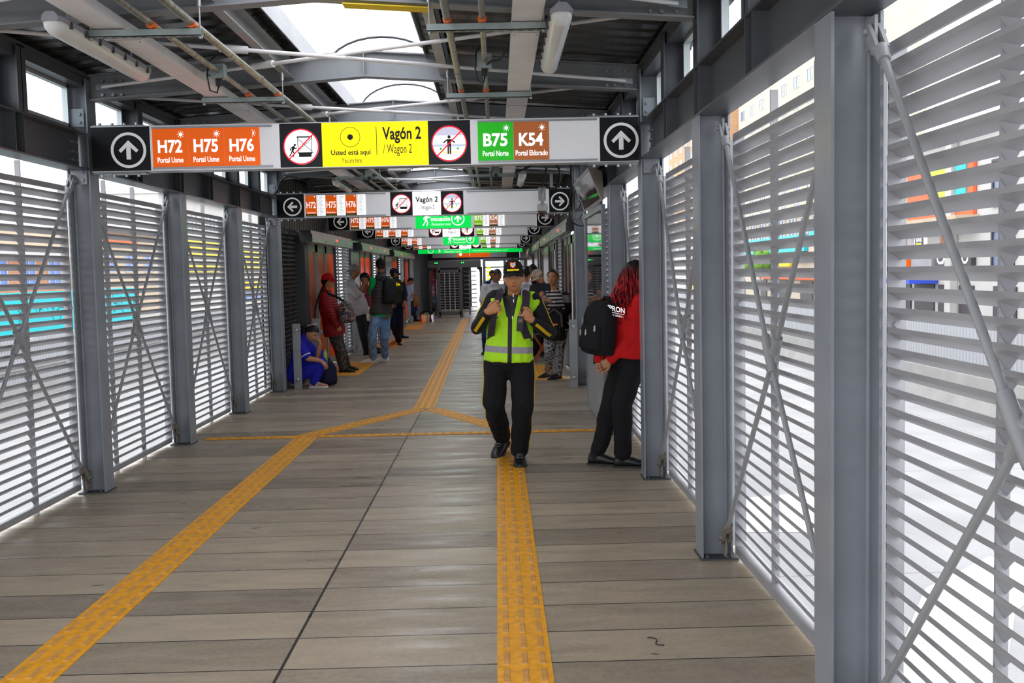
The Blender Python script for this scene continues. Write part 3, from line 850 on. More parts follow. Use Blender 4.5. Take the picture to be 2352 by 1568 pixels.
# ---------------------------------------------------------------- far walls of the wagon, doors and headers
def clad(nm, x, sgn, y0, y1, z0, z1):
    m = MB(); y = y0
    prof = []
    while y < y1 - .01:
        prof += [(0, y), (0, min(y + .12, y1)), (.02, min(y + .13, y1)), (.02, min(y + .17, y1))]; y += .18
    vs = [(x + sgn * a, b, z) for z in (z0, z1) for a, b in prof]; n = len(prof)
    m.add(vs, [(i, i + 1, n + i + 1, n + i) for i in range(n - 1)])
    o = struct(m.build(nm, 'steel_dark')); s = o.modifiers.new('s', 'SOLIDIFY'); s.thickness = .01
    return o
clad('wall_left', XL - .02, -1, CY[5] + .17, 47, 2.30, 3.09)
clad('wall_right', XR + .02, 1, CY[5] + .17, 47, 2.32, 3.09)
def film_mat(nm, c):
    t = NT(nm); b = t.n('BsdfTranslucent'); b.inputs[0].default_value = c + (1,)
    o = t.obj(); x, y, z = t.xyz(o)
    f = t.math('MULTIPLY', t.math('SINE', t.math('ADD', t.math('MULTIPLY', z, 60), t.math('MULTIPLY', y, 25))), .5)  # slanting ripples paint the ribbed reflection into the door colour
    t.set(Base_Color=t.mix(t.math('ADD', f, .5, True), c, tuple(q * .82 for q in c)), Roughness=.25)
    a = t.n('AddShader'); mx = t.n('MixShader'); mx.inputs[0].default_value = .45
    t.t.links.new(t.b.outputs[0], mx.inputs[1]); t.t.links.new(b.outputs[0], mx.inputs[2]); t.t.links.new(mx.outputs[0], t.out.inputs[0])
    MATS[nm] = t.m
film_mat('film_orange', (.85, .17, .012)); film_mat('film_red', (.16, .045, .035))
M('door_metal', (.30, .33, .31), .4, .4); M('header_metal', (.36, .35, .34), .32, .6)
dn = 0
def leaf(sgn, y0, y1, film):
    global dn
    dn += 1; x = (XR if sgn > 0 else XL) + sgn * .03
    m = MB(); a, b = sorted((0, sgn * .035)); L = y1 - y0; f = .075
    m.box(a, b, 0, L, .03, .14); m.box(a, b, 0, L, 2.0, 2.13); m.box(a, b, 0, f, .03, 2.13); m.box(a, b, L - f, L, .03, 2.13)
    r = struct(m.build('door_%d' % dn, 'door_metal', loc=(x, y0, 0)))
    m = MB(); m.box(sgn * .012, sgn * .02, f, L - f, .14, 2.0); m.build('film_panel', film, r)
    m = MB(); m.box(*sorted((0, sgn * .034)), f, L - f, .62, .68); m.build('mid_rail', 'door_metal', r)
def header(sgn, y0, y1, xi, z0, z1, label, leds):
    x = XR if sgn > 0 else XL
    t = thing('door_header', label, 'door header', (x, y0, z0), 'door header boxes'); L = y1 - y0; d = xi - x; h = z1 - z0
    m = MB(); pr = [(0, 0), (d, 0), (d, h * .68), (d * .9, h * .7), (d * .88, h), (0, h)]
    m.prism(pr, lambda a, b: (a, 0, b), lambda a, b: (a, L, b)); m.build('box', 'header_metal', t)
    for e in (0, L):
        m = MB(); m.prism(pr, lambda a, b: (a * 1.01, e - .012, b), lambda a, b: (a * 1.01, e + .012, b)); m.build('end_cap', 'steel_dark', t)
    m = MB(); m.box(*sorted((d * .3, d * .8)), .1, L - .1, -.012, 0); m.build('light_slot', 'steel_light', t)
    for q in leds:
        m = MB(); m.box(*sorted((d, d + .004 * (1 if d > 0 else -1))), L * q - .09, L * q + .09, h * .42, h * .58); m.build('led_display', 'led_red', t)
    for q in (.02, .28, .5, .78, .97):
        m = MB(); m.cyl((d, L * q, h * .2), (d + .004 * (1 if d > 0 else -1), L * q, h * .2), .012, 6); m.build('vent_hole', 'black', t)
M('led_red', (1, .03, .02), .4, emit=1.2)
def panel(sgn, y0, y1, label):
    x = (XR if sgn > 0 else XL); m = MB(); m.box(*sorted((0, sgn * .05)), 0, y1 - y0, 0, 2.32)
    tag(m.build('wall_panel', 'steel', loc=(x, y0, 0)), label, 'panel', 'flat grey wall panels')
# left side
louvre(-1, CY[5] + .17, 15.6, 'dark louvre panel directly behind the seated woman in blue', 'steel_dark', off=.11)
m = MB(); m.box(-3.32, -3.30, 14.05, 18.2, -.5, 2.45); tag(m.build('dark_backing', 'black'), 'black sheet added to keep the view dark through the louvres behind the seated woman', 'board')  # added black sheet, darkens what shows through these louvres and doors
for a, b in ((15.95, 16.75), (16.85, 17.70), (17.72, 18.6), (22.0, 22.95), (22.97, 23.95), (26.1, 26.9), (28.8, 29.6), (29.62, 30.4), (32.6, 33.4), (33.42, 34.2)): leaf(-1, a, b, 'film_orange')
louvre(-1, 18.7, 20.5, 'bright louvre panel between the red-jacket woman and the flat panel', off=.03); louvre(-1, 24.1, 26.0, 'bright far louvre panel behind the man in the green T-shirt', off=.03); louvre(-1, 30.5, 32.5, 'farthest louvre panel on the left near the woman with a phone', off=.03)
panel(-1, 20.6, 21.75, 'flat grey wall panel behind the man drinking'); panel(-1, 27.0, 28.6, 'flat grey wall panel behind the black cap and policeman'); panel(-1, 34.3, 35.8, 'flat grey wall panel at the turnstiles')
header(-1, 15.3, 19.6, -2.80, 2.12, 2.30, 'nearest door header box on the left, above the red-capped woman', (.55,))
header(-1, 20.95, 26.3, -2.80, 2.11, 2.28, 'second door header box on the left, with two red displays', (.28, .78))
header(-1, 27.5, 34.4, -2.80, 2.10, 2.27, 'farthest door header box on the left, reflecting the green sign', (.3,))
# right side
for a, b in ((13.97, 14.75), (14.95, 15.75), (15.77, 16.6), (18.2, 19.0), (19.2, 20.0), (20.02, 20.8), (23.2, 24.0), (24.02, 24.8), (28.7, 29.5), (29.52, 30.3)): leaf(1, a, b, 'film_red')
louvre(1, 16.8, 18.1, 'narrow far louvre panel right of the old woman head', off=.03); louvre(1, 25.0, 26.4, 'farthest louvre panel on the right', off=.03)
panel(1, 21.0, 23.0, 'flat grey wall panel behind the man in the beige cap'); panel(1, 26.5, 28.5, 'flat grey wall panel behind the queue'); panel(1, 30.4, 36, 'far flat grey wall panel right of the turnstiles')
header(1, 14.0, 18.2, .985, 2.15, 2.33, 'nearest door header box on the right, under the CCTV domes', (.45,))
header(1, 18.22, 22.6, .985, 2.15, 2.33, 'second door header box on the right', (.5,))
header(1, 22.9, 27.2, .98, 2.13, 2.31, 'third door header box on the right, tinted green', (.5,))
header(1, 29.2, 31.6, .94, 2.06, 2.27, 'small last door header box on the right above the queue', (.5,))
clad('wall_left', XL - .02, -1, 35.8, 47, 0, 2.3)
clad('wall_right', XR + .02, 1, 36, 47, 0, 2.32)
def post(sgn, y, y1):
    x = XR if sgn > 0 else XL
    m = MB(); m.box(*sorted((0, sgn * .16)), 0, y1 - y, 0, 2.32); struct(m.build('trim_%d' % (10 + int(y * 2) + (100 if sgn > 0 else 0)), 'steel_dark', loc=(x, y, 0)))
for a, b in ((15.62, 15.93), (18.62, 18.69), (20.51, 20.59), (21.77, 21.98), (23.97, 24.09), (26.02, 26.08), (26.92, 26.99), (28.62, 28.79), (30.41, 30.49), (32.51, 32.59), (34.21, 34.29)): post(-1, a, b)
for a, b in ((13.80 + .17, 13.99), (16.62, 16.79), (18.11, 18.19), (20.82, 20.99), (23.01, 23.19), (24.82, 24.99), (26.42, 26.49), (28.51, 28.69), (30.31, 30.39)): post(1, a, b)
# ---------------------------------------------------------------- door rails
def guard_rail(x, y0, y1, label):
    t = thing('door_rail', label, 'railing', (x, y0, 0), 'short steel rails beside the doors'); L = y1 - y0
    for yy in (0, L):
        m = MB(); m.box(-.055, .055, yy - .012, yy + .012, 0, .93); m.build('post', 'steel_light', t)
    for z in (.14, .84):
        m = MB(); m.cyl((0, -.03, z), (0, L, z), .024, 12); m.ball((0, -.03, z), .026); m.build('rail', 'alu', t)
guard_rail(-2.86, 14.15, 15.7, 'steel rail and post in front of the seated woman in blue'); guard_rail(1.03, 13.62, 15.2, 'steel rail and post to the right of the old woman')
guard_rail(-2.93, 18.6, 20.4, 'steel rail between the red-jacket woman and the man drinking'); guard_rail(-2.86, 24.2, 26.0, 'steel rail behind the policeman'); guard_rail(-2.86, 30.4, 32.3, 'steel rail the woman with a phone leans on')
# ---------------------------------------------------------------- tactile paving
def yel(nm, c, top):
    t = NT(nm); o = t.obj(); n = t.noise(o, 22, 4)
    t.set(Base_Color=t.ramp(n, (.3, tuple(q * .75 for q in c)), (.6, c), (.75, top)), Roughness=.5)
    t.bump(t.noise(o, 50, 3), .2, .004); MATS[nm] = t.m
yel('tactile', (.98, .43, .003), (.95, .48, .03)); yel('tactile_bar', (.72, .35, .07), (.66, .38, .17))
def strip(p, q, w, label, rows=3, group='yellow tactile strips', z=0.0, dots=False):
    p, q = Vector(p), Vector(q); d = (q - p); L = d.length; d.normalize(); sd = Vector((d.y, -d.x, 0)); P = .178
    t = thing('tactile_strip', label, 'tactile strip', (p.x, p.y, 0), group)
    n = max(1, round(L / P)); P = L / n; m = MB(); g = MB()
    U = Vector((0, 0, 1))
    for k in range(n):
        c = d * P * (k + .5)
        m.obox(c + U * (z + .002), d * (P / 2 - .0012), sd * w / 2, U * .002)
        for r in range(rows):
            o = (r - (rows - 1) / 2) * w / rows
            b = c + sd * o + U * (z + .0055)
            if dots:
                for e in (-.25, .25): g.obox(b + d * P * e, d * P * .13, sd * w / rows * .26, U * .002)
            else:
                hl, hw = P * .37, w / rows * .19
                vs = [b + d * (hl * i) + sd * (hw * j) - U * .0015 for i in (-1, 1) for j in (-1, 1)] + [b + d * (hl * .93 * i) + sd * (hw * .8 * j) + U * .0028 for i in (-1, 1) for j in (-1, 1)]
                g.add(vs, [(0, 1, 3, 2), (4, 6, 7, 5), (0, 4, 5, 1), (2, 3, 7, 6), (0, 2, 6, 4), (1, 5, 7, 3)])
    m.build('base_tiles', 'tactile', t); g.build('raised_bars', 'tactile_bar', t)
strip((.078, 2.5), (.078, 10.0), .225, 'long yellow tactile strip on the right, the guard walking on it') if 0 else None
V = lambda x, y: (x, y, 0)
strip(V(.078, 2.5), V(.078, 9.99), .222, 'straight yellow tactile strip the guard is walking along')
strip(V(-1.925, 2.5), V(-1.925, 9.95), .222, 'straight yellow tactile strip running down the left of the floor')
strip(V(-1.95, 9.93), V(-.93, 11.72), .222, 'slanting yellow tactile strip joining the left strip to the fork')
strip(V(.09, 10.0), V(-.80, 11.72), .222, 'slanting yellow tactile strip joining the fork to the guard strip')
strip(V(-.90, 11.78), V(-1.115, 34.6), .25, 'yellow tactile strip running up the middle to the turnstiles')
strip(V(-2.93, 9.88), V(.99, 9.86), .12, 'narrow yellow studded line crossing the floor', 2, dots=True, z=.0025)
strip(V(-2.6, 26.9), V(.7, 26.8), .12, 'far narrow yellow line crossing the floor behind the policeman', 2, dots=True, z=.0025)
def patch(x0, x1, y0, y1, label):
    t = thing('tactile_patch', label, 'tactile patch', (x0, y0, 0), 'yellow ribbed patches at the doors')
    m = MB(); m.box(0, x1 - x0, 0, y1 - y0, 0, .004); m.build('base_tiles', 'tactile', t)
    g = MB(); n = int((x1 - x0) / .075)
    for k in range(n): g.box(.02 + .075 * k, .05 + .075 * k, .02, y1 - y0 - .02, .004, .008)
    g.build('raised_bars', 'tactile_bar', t)
patch(-2.75, -2.25, 15.9, 18.3, 'yellow ribbed patch by the feet of the red-jacket woman'); patch(-2.75, -2.25, 21.8, 24.2, 'yellow ribbed patch by the policeman'); patch(-2.78, -2.25, 28.6, 31.2, 'yellow ribbed patch before the woman with a phone'); patch(.45, .98, 14.6, 16.9, 'yellow ribbed patch by the old woman'); patch(-2.75, -2.35, 32.3, 34.3, 'far yellow ribbed patch under the wrapped bundle')
# ---------------------------------------------------------------- tilted screen, glass panel, CCTV, cables
M('tan_metal', (.30, .25, .2), .4, .5)
t = thing('tilted_screen', 'long tilted dark glossy screen case hanging under the right beam', 'screen', (.975, 9.85, 2.46))
m = MB(); L = 1.85; pr = [(-.05, .13), (.07, -.17), (.10, -.155), (.085, .1), (-.02, .155)]
m.prism(pr, lambda a, b: (a, 0, b), lambda a, b: (a, L, b)); m.build('case', 'tan_metal', t, bevel=.003)
m = MB(); nx, nz = -.30, -.12
A, B = Vector((-.052, 0, .128)), Vector((.068, 0, -.172))
m.add([A + Vector((0, .03, 0)), A + Vector((0, L - .03, 0)), B + Vector((0, L - .03, 0)), B + Vector((0, .03, 0))], [(0, 1, 2, 3)])
M('screen_glass', (.07, .025, .03), .06); MATS['screen_glass'].node_tree.nodes['Principled BSDF'].inputs['Specular IOR Level'].default_value = .6
m.build('screen', 'screen_glass', t, fixn=False)
m = MB()
for yy in (.012, L - .012): m.obox((A + B) / 2 + Vector((0, yy, 0)), (B - A) / 2, (0, .012, 0), (.003, 0, .0015))
for q in (A, B): m.obox(q + Vector((0, L / 2, 0)), (0, L / 2, 0), (.006, 0, -.012), (.004, 0, .002))
m.build('bezel', 'alu', t)
for yy in (.3, L - .3):
    m = MB(); m.box(.08, .12, yy - .03, yy + .03, -.02, .0); m.build('bracket', 'steel', t)
t = thing('glass_screen', 'framed glass panel reflecting the platform, left of the third column', 'glass panel', (1.055, 9.80, 0))
m = MB()
for yy in (0, 1.86): m.box(-.02, .02, yy - .025, yy + .025, 0, 2.24)
m.box(-.02, .02, 0, 1.86, 2.19, 2.24); m.box(-.02, .02, 0, 1.86, .02, .08); m.box(-.02, .02, 0, 1.86, .93, .96); m.build('frame', 'steel', t)
m = MB(); m.box(-.012, .012, .02, 1.84, .06, .94); m.build('lower_panel', 'steel', t)
m = MB(); m.box(-.004, .004, .025, 1.835, .96, 2.19); m.build('pane', 'glass_mirror', t)
def cctv(x, y, z, label):
    t = thing('cctv_camera', label, 'camera', (x, y, z), 'CCTV dome cameras')
    m = MB(); m.lathe((0, 0, 0), [(.02, .09), (.06, .085), (.072, .07), (.075, 0), (.068, -.01)], 20); m.build('housing', 'cctv', t)
    m = MB(); m.ball((0, 0, -.012), (.06, .06, .062), 18, 10); m.build('dome', 'screen_glass', t)
    m = MB(); m.box(-.022, .022, -.01, .03, .08, .3); m.obox((0, .03, .22), (.05, 0, 0), (0, .006, 0), (0, 0, .09)); m.tube([(0, -.03, .08), (0, -.045, .16), (.005, -.03, .3)], .011, 8)
    if y > 13.8: m.box(-.022, .022, -.01, .03, .3, .62)
    m.build('bracket', 'alu', t)
M('cctv', (.6, .6, .58), .4)
cctv(.64, 13.577, 2.42, 'grey CCTV dome camera bracketed to the white wagon sign'); cctv(.79, 14.0, 2.40, 'second CCTV dome camera hanging just behind the first')
def cable(pts, r, label, mat='rubber'):
    pts = [Vector(p) for p in pts]; m = MB(); out = []
    for i in range(len(pts) - 1):
        p0, p1, p2, p3 = pts[max(i - 1, 0)], pts[i], pts[i + 1], pts[min(i + 2, len(pts) - 1)]
        for k in range(6):
            s = k / 6; out.append(.5 * ((2 * p1) + (p2 - p0) * s + (2 * p0 - 5 * p1 + 4 * p2 - p3) * s * s + (3 * p1 - p0 - 3 * p2 + p3) * s ** 3))
    out.append(pts[-1]); m.tube(out, r, 8)
    tag(m.build('cable', mat, org=pts[0]), label, 'cable', 'black cables under the roof')
Q = lambda px, py, Y: at(px, py, Y)
cable([Q(1312, 372, 13.4), Q(1313, 420, 13.4), Q(1309, 470, 13.45), Q(1312, 500, 13.5), Q(1325, 515, 13.55), Q(1340, 517, 13.6)], .016, 'black cable looping down the column behind the tilted screen')
cable([Q(1272, 330, 13.2), Q(1275, 368, 13.2), Q(1286, 395, 13.2), Q(1283, 425, 13.25), Q(1268, 433, 13.3), Q(1255, 428, 13.35)], .015, 'black cable curving to the bracket of the nearer CCTV dome')
cable([Q(1255, 385, 13.2), Q(1253, 405, 13.2), Q(1247, 425, 13.3)], .014, 'short black cable above the nearer CCTV dome')
cable([Q(1235, 372, 12.6), Q(1210, 385, 12.6), Q(1185, 396, 12.7)], .014, 'black cable sagging beside the right duct beyond the yellow sign')
cable([Q(1170, 100, 6.0), Q(1150, 135, 6.1), Q(1130, 140, 6.2), Q(1115, 150, 6.28)], .006, 'thin black wire from the right duct to the junction box')
cable([Q(632, 445, 13.6), Q(640, 430, 13.3), Q(645, 415, 13.1), Q(665, 405, 13.0), Q(690, 412, 12.9)], .012, 'black cable bending above the left end of the white wagon sign')
t = thing('emergency_light', 'small white emergency light box just under the yellow sign', 'light', at(918, 385, 11.72))
m = MB(); m.box(-.13, .13, -.05, .05, -.035, .035); m.cyl((.11, -.05, 0), (.11, -.06, 0), .025, 12); m.build('case', 'cctv', t, bevel=.006)
m = MB(); m.box(-.02, .02, .0, .02, .03, .24); m.build('bracket', 'steel', t)
# ---------------------------------------------------------------- turnstiles at the far end
TY = 36.2
M('led_green', (.02, 1, .1), .4, emit=1.5)
M('turn_grey', (.16, .155, .16), .45)
t = thing('turnstile_gate', 'full-height grey turnstile gate with a barred middle door', 'turnstile', (-1.5, TY, 0))
m = MB(); m.box(-.98, .93, -.25, .25, 1.78, 2.06); m.build('lintel', 'turn_grey', t, bevel=.02)
for x in (-.67, .28):
    m = MB(); m.prism([(x - .1, 2.0), (x + .1, 2.0), (x + .055, 1.92), (x - .055, 1.92)], lambda a, b: (a, -.262, b), lambda a, b: (a, -.25, b)); o = m.build('signal_plate', 'black', t)
    for s in (-.035, .035):
        m = MB(); m.cyl((x + s, -.262, 1.965), (x + s, -.272, 1.965), .022, 12); m.build('green_lamp', 'led_green', o)
for s in (-1, 1):
    m = MB(); m.tube([(s * .93, -.1, .05), (s * .93, -.1, 1.6), (s * .9, -.1, 1.72), (s * .8, -.1, 1.78)], .05, 10); m.tube([(s * .93, .25, .0), (s * .93, .25, 1.8)], .05, 10); m.build('side_hoop', 'turn_grey', t)
m = MB()
for x in (-.60, .20): m.box(x - .06, x + .06, -.3, -.24, 0, 1.86)
m.box(-.6, .2, -.3, -.24, 1.62, 1.72); m.box(-.6, .2, -.3, -.24, .08, .22); m.build('door_frame', 'turn_grey', t)
m = MB()
for k in range(3): m.box(-.38 + .18 * k - .014, -.38 + .18 * k + .014, -.28, -.26, .2, 1.65)
for k in range(15): m.box(-.54, .14, -.275, -.265, .28 + .093 * k, .295 + .093 * k)
m.build('door_bars', 'alu', t)
for s, nm in ((-1, 'rotor'), (1, 'rotor')):
    m = MB(); cxx = -.74 if s < 0 else .5
    m.cyl((cxx, .05, .05), (cxx, .05, 1.8), .035, 10)
    for k in range(10):
        z = .2 + .16 * k
        for a in (0, 2.09, 4.19): m.cyl((cxx, .05, z), (cxx + .27 * cos(a + .35), .05 + .27 * sin(a + .35), z), .016, 8)
    m.build(nm, 'turn_grey' if s < 0 else 'alu', t)
m = MB()
for k in range(3): m.box(-.89, -.77, -.06, -.04, 1.2 + .2 * k, 1.36 + .2 * k)
m.build('red_notice', 'red', t)
t = thing('exit_fence', 'grey mesh fence with yellow tabs right of the turnstile', 'fence', (-.45, TY, 0))
m = MB()
for x in (0, .75, 1.5): m.box(x - .05, x + .05, -.05, .05, 0, 2.1)
m.box(0, 1.5, -.03, .03, 2.0, 2.1); m.box(0, 1.5, -.03, .03, 1.75, 1.8); m.build('frame', 'steel_light', t)
m = MB()
for k in range(13): m.box(0, 1.5, -.008, .008, .1 + .13 * k, .115 + .13 * k)
for k in range(7): m.box(.2 * k + .1, .2 * k + .11, -.006, .006, .05, 2.0)
m.build('mesh', 'alu', t)
m = MB()
for k in range(6): m.box(.1, .22, -.07, -.055, 1.05 + .13 * k, 1.13 + .13 * k)
m.build('yellow_tab', 'sg_yellow', t)
m = MB(); m.box(-3.0, -1.2, 44, 44.2, 0, 2.9); tag(m.build('dark_backdrop', 'black'), 'black sheet added for the dark interior behind the left turnstile opening', 'backdrop')  # added black sheet stands in for the unlit interior beyond the gate
m = MB(); m.box(-1.2, 1.1, 46.8, 47, 2.2, 3.1); m.box(-3.1, -1.2, 46.8, 47, 0, 3.1); struct(m.build('wall_back', 'steel_dark'))
# ---------------------------------------------------------------- behind the camera the same louvred wagon goes on
for i in range(1, 3):
    y = Y0 - BAY * i
    louvre(1, y + .165, y + BAY, 'louvre panel on the right behind the camera, %s bay back' % nth[i]) if i > 1 else None
    louvre(-1, CY[1] - BAY * i + .165, CY[1] - BAY * (i - 1), 'louvre panel on the left behind the camera, %s bay back' % nth[i])
# ---------------------------------------------------------------- street outside
def road_mat():
    t = NT('road'); o = t.obj(); x, y, z = t.xyz(o)
    n = t.noise(o, 1.2, 5); f = t.noise(o, 60, 2)
    v = t.math('ADD', t.math('MULTIPLY', n, .6), t.math('MULTIPLY', f, .4))
    c = t.ramp(v, (.35, (.25, .25, .255)), (.65, (.33, .33, .33)))
    j = t.math('MAXIMUM', t.math('LESS_THAN', t.math('FRACT', t.math('DIVIDE', y, 4.)), .004), t.math('LESS_THAN', t.math('FRACT', t.math('DIVIDE', x, 3.5)), .004))
    t.set(Base_Color=t.mix(j, c, (.14, .14, .14)), Roughness=.8); MATS['road'] = t.m
road_mat()
RZ = -.95
m = MB(); m.box(-90, 90, -40, 320, RZ - .3, RZ)
tag(struct(m.build('ground', 'road')))
M('paint', (.55, .55, .55), .6); M('picket', (.45, .46, .48), .5); M('curb', (.33, .325, .31), .8, var=.1, vs=2)
for i, pts in enumerate((((1.9, 4.6), (2.5, 6.2), (3.3, 7.6), (4.2, 8.4), (4.6, 8.0), (3.7, 7.0), (3.0, 5.8), (2.4, 4.4)), ((2.2, 9.4), (3.2, 9.3), (3.9, 10.2), (3.6, 11.0), (2.6, 10.8)), ((2.0, 2.8), (2.9, 2.7), (3.3, 3.6), (2.6, 4.0)))):
    m = MB(); m.add([(a, b, RZ + .004) for a, b in pts] + [(a, b, RZ) for a, b in pts], [tuple(range(len(pts)))]); tag(m.build('road_marking', 'paint', org=(pts[0][0], pts[0][1], RZ)), 'worn white road marking seen through the right louvres, %s' % ['large curved one', 'rounded one farther off', 'one nearest the camera'][i], 'road marking', 'white road markings')
def barrier(x, y0, y1, label, z0=RZ, curb=.55, h=.9):
    t = thing('picket_barrier', label, 'barrier', (x, y0, z0)); L = y1 - y0
    m = MB(); m.prism([(-.28, 0), (.28, 0), (.18, .2), (.12, curb), (-.12, curb), (-.18, .2)], lambda a, b: (a, 0, b), lambda a, b: (a, L, b)); m.build('concrete_base', 'curb', t)
    m = MB(); n = int(L / .125)
    for k in range(n):
        y = .125 * k; top = curb + h + .05 * sin(k * .37) * (1 if k % 40 > 25 else .1)
        m.loft([[(.045 * cos(a) * 1, y + .06 + .055 * sin(a), zz) for a in [pi / 2 + 2 * pi * q / 6 for q in range(6)]] for zz in (curb, top)])
    o = m.build('pickets', 'picket', t); tag(o, kind='stuff')
    m = MB()
    for z in (curb + .25, curb + .75): m.box(.05, .08, 0, L, z, z + .05)
    m.build('rail', 'curb', t)
barrier(8.4, 6, 70, 'white picket barrier on a concrete base across the right roadway'); barrier(-9.6, 6, 70, 'white picket barrier on a concrete base across the left roadway')
# kerbed pavements under the buildings
for x0, x1, nm in ((15.5, 60, 'sidewalk'), (-60, -15.5, 'sidewalk')):
    m = MB(); m.box(x0, x1, -30, 300, RZ, RZ + .2); tag(m.build(nm, 'curb'), 'pale pavement along the shops on the %s' % ('right' if x0 > 0 else 'left'), 'pavement', kind='structure')
def wallm(nm, c, brick=None):
    t = NT(nm); o = t.obj()
    if brick:
        b = t.n('TexBrick'); t.put(b.inputs['Vector'], t.vec(t.xyz(o)[1], t.xyz(o)[2], 0)); b.inputs['Scale'].default_value = 2.5
        t.put(b.inputs['Color1'], c); t.put(b.inputs['Color2'], tuple(q * .8 for q in c)); t.put(b.inputs['Mortar'], brick)
        t.set(Base_Color=b.outputs[0], Roughness=.85)
    else:
        n = t.noise(o, .8, 4); t.set(Base_Color=t.ramp(n, (.3, tuple(q * .88 for q in c)), (.7, c)), Roughness=.8)
    MATS[nm] = t.m
wallm('cream', (.52, .46, .36)); wallm('peach', (.55, .27, .13), (.5, .35, .22)); wallm('off_white', (.50, .49, .47)); wallm('brickred', (.45, .20, .10), (.4, .28, .2)); wallm('beige', (.50, .40, .29))
M('turquoise', (.0, .46, .50), .5); M('yellowsign', (.75, .52, .0), .5); M('awning_orange', (.85, .12, .03), .6); M('win', (.12, .16, .26), .15); M('winblue', (.10, .2, .55), .3); M('pink', (.85, .35, .6), .5); M('bluecloth', (.03, .08, .6), .6); M('lime', (.5, .75, .05), .6); M('leafgreen', (.12, .25, .03), .7, var=.4, vs=15)
M('shop_dark', (.04, .035, .04), .5)
def bld(name, label, x, y0, y1, h, mat, sgn, rows, win='win', cat='building', depth=9, ww=1.1, wh=1.2, gap=2.3, z0=3.6):
    """facade plane at x facing the platform"""
    t = thing(name, label, cat, (x, y0, RZ + .2), 'buildings across the street'); L = y1 - y0
    m = MB(); m.box(*sorted((0, sgn * depth)), 0, L, 0, h); m.build('walls', mat, t)
    m = MB(); m.box(*sorted((-sgn * .35, sgn * depth)), -.1, L + .1, h, h + .25); m.build('cornice', 'off_white', t)
    for r in range(rows):
        n = max(1, int(L / gap))
        for k in range(n):
            y = (k + .5) * L / n; z = z0 + r * 2.9
            if z + wh > h: continue
            m = MB(); e = .07; a, b = sorted((-sgn * .06, 0))
            m.box(a, b, y - ww / 2 - e, y + ww / 2 + e, z - e, z); m.box(a, b, y - ww / 2 - e, y + ww / 2 + e, z + wh, z + wh + e); m.box(a, b, y - ww / 2 - e, y - ww / 2, z, z + wh); m.box(a, b, y + ww / 2, y + ww / 2 + e, z, z + wh); m.box(a, b, y - .03, y + .03, z, z + wh)
            f = m.build('window', 'off_white', t)
            m = MB(); m.box(*sorted((-sgn * .02, -sgn * .01)), y - ww / 2, y + ww / 2, z, z + wh); m.build('pane', win, f)
    return t
def part(t, name, mat, y0, y1, z0, z1, sgn, d=.15, lab=None):
    m = MB(); m.box(*sorted((-sgn * .02, -sgn * d)), y0, y1, z0, z1); o = m.build(name, mat, t)
    if lab: o['label'] = lab
    return o
def words(o, s, y0, y1, z0, z1, sgn, d, mat):
    """lettering on a facade sign; reads left to right from the platform"""
    g = MB(); text(g, s, (0, 1, z0, z1), 0, mat, .02)
    vs = []
    for (u, _, z) in g.v: vs.append((-sgn * (d + .01), (y1 - u * (y1 - y0)) if sgn > 0 else (y0 + u * (y1 - y0)), z))
    g.v = vs; g.build('lettering', None, o, fixn=False)
# right side: bar and casino block
B = bld('shop_building', 'shop building behind the largest right louvre panel with a round bar sign', 18, 31, 47, 7.2, 'off_white', 1, 0)
for y, z in ((1.6, 4.4), (4.2, 4.4), (1.6, 1.9), (4.2, 1.9), (14.3, 4.4)):
    m = MB(); a, b = -.07, 0
    for q in ((y - .8, y + .8, z - .1, z), (y - .8, y + .8, z + 1.5, z + 1.6), (y - .8, y - .7, z, z + 1.5), (y + .7, y + .8, z, z + 1.5), (y - .03, y + .03, z, z + 1.5)): m.box(a, b, *q)
    f = m.build('window', 'shop_dark', B); m = MB(); m.box(-.02, -.01, y - .7, y + .7, z, z + 1.5); m.build('pane', 'win', f)
part(B, 'orange_board', 'awning_orange', 6.2, 12.2, 4.1, 6.4, 1); part(B, 'picture_board', 'lime', 8.3, 9.9, 4.5, 6.2, 1, .2); part(B, 'picture_board', 'turquoise', 6.7, 7.6, 4.6, 6.1, 1, .2)
part(B, 'awning', 'beige', 6.0, 12.4, 3.75, 4.1, 1, .9); part(B, 'pilaster', 'off_white', 7.7, 8.2, 0, 7.0, 1, .3); part(B, 'brick_pier', 'brickred', 12.6, 13.8, 0, 3.7, 1, .12); part(B, 'brick_pier', 'brickred', 8.5, 9.0, 2.9, 3.7, 1, .12)
m = MB(); m.cyl((-.2, 10.5, 3.2), (-.32, 10.5, 3.2), .5, 28); o = m.build('bar_sign', 'sg_face', B)
g = MB(); g.mat('shop_dark'); disc(g, 0, 0, .43, 0, 28); g.mat('sg_yellow')
for k in range(12): disc(g, -.24 + .043 * k, -.1 - .1 * ((k * 7) % 3) / 2, .075, -.002, 8)
text(g, 'BAR', (-.27, .27, .02, .22), -.004, 'sg_face', .02)
g.v = [(-.33 + b, 10.5 - a, 3.2 + z) for a, b, z in g.v]; g.build('bar_emblem', None, o, fixn=False)
o = part(B, 'shop_fascia', 'shop_dark', 6.2, 9.3, 2.2, 2.85, 1, .2); words(o, 'CASINO', 6.4, 9.1, 2.27, 2.78, 1, .2, 'sg_face')
part(B, 'shop_fascia', 'curb', 9.6, 11.6, 2.2, 2.8, 1, .2); part(B, 'orange_notice', 'sg_orange', 12.1, 12.6, 2.2, 2.6, 1, .22)
part(B, 'blue_awning', 'bluecloth', 9.4, 11.8, 1.5, 1.7, 1, 1.2)
for a, b in ((.6, 2.2), (3.2, 4.8), (6.3, 7.5), (8.6, 9.3), (9.7, 11.6), (12.0, 13.4)): part(B, 'shop_front', 'shop_dark', a, b, 0, 1.45, 1, .06)
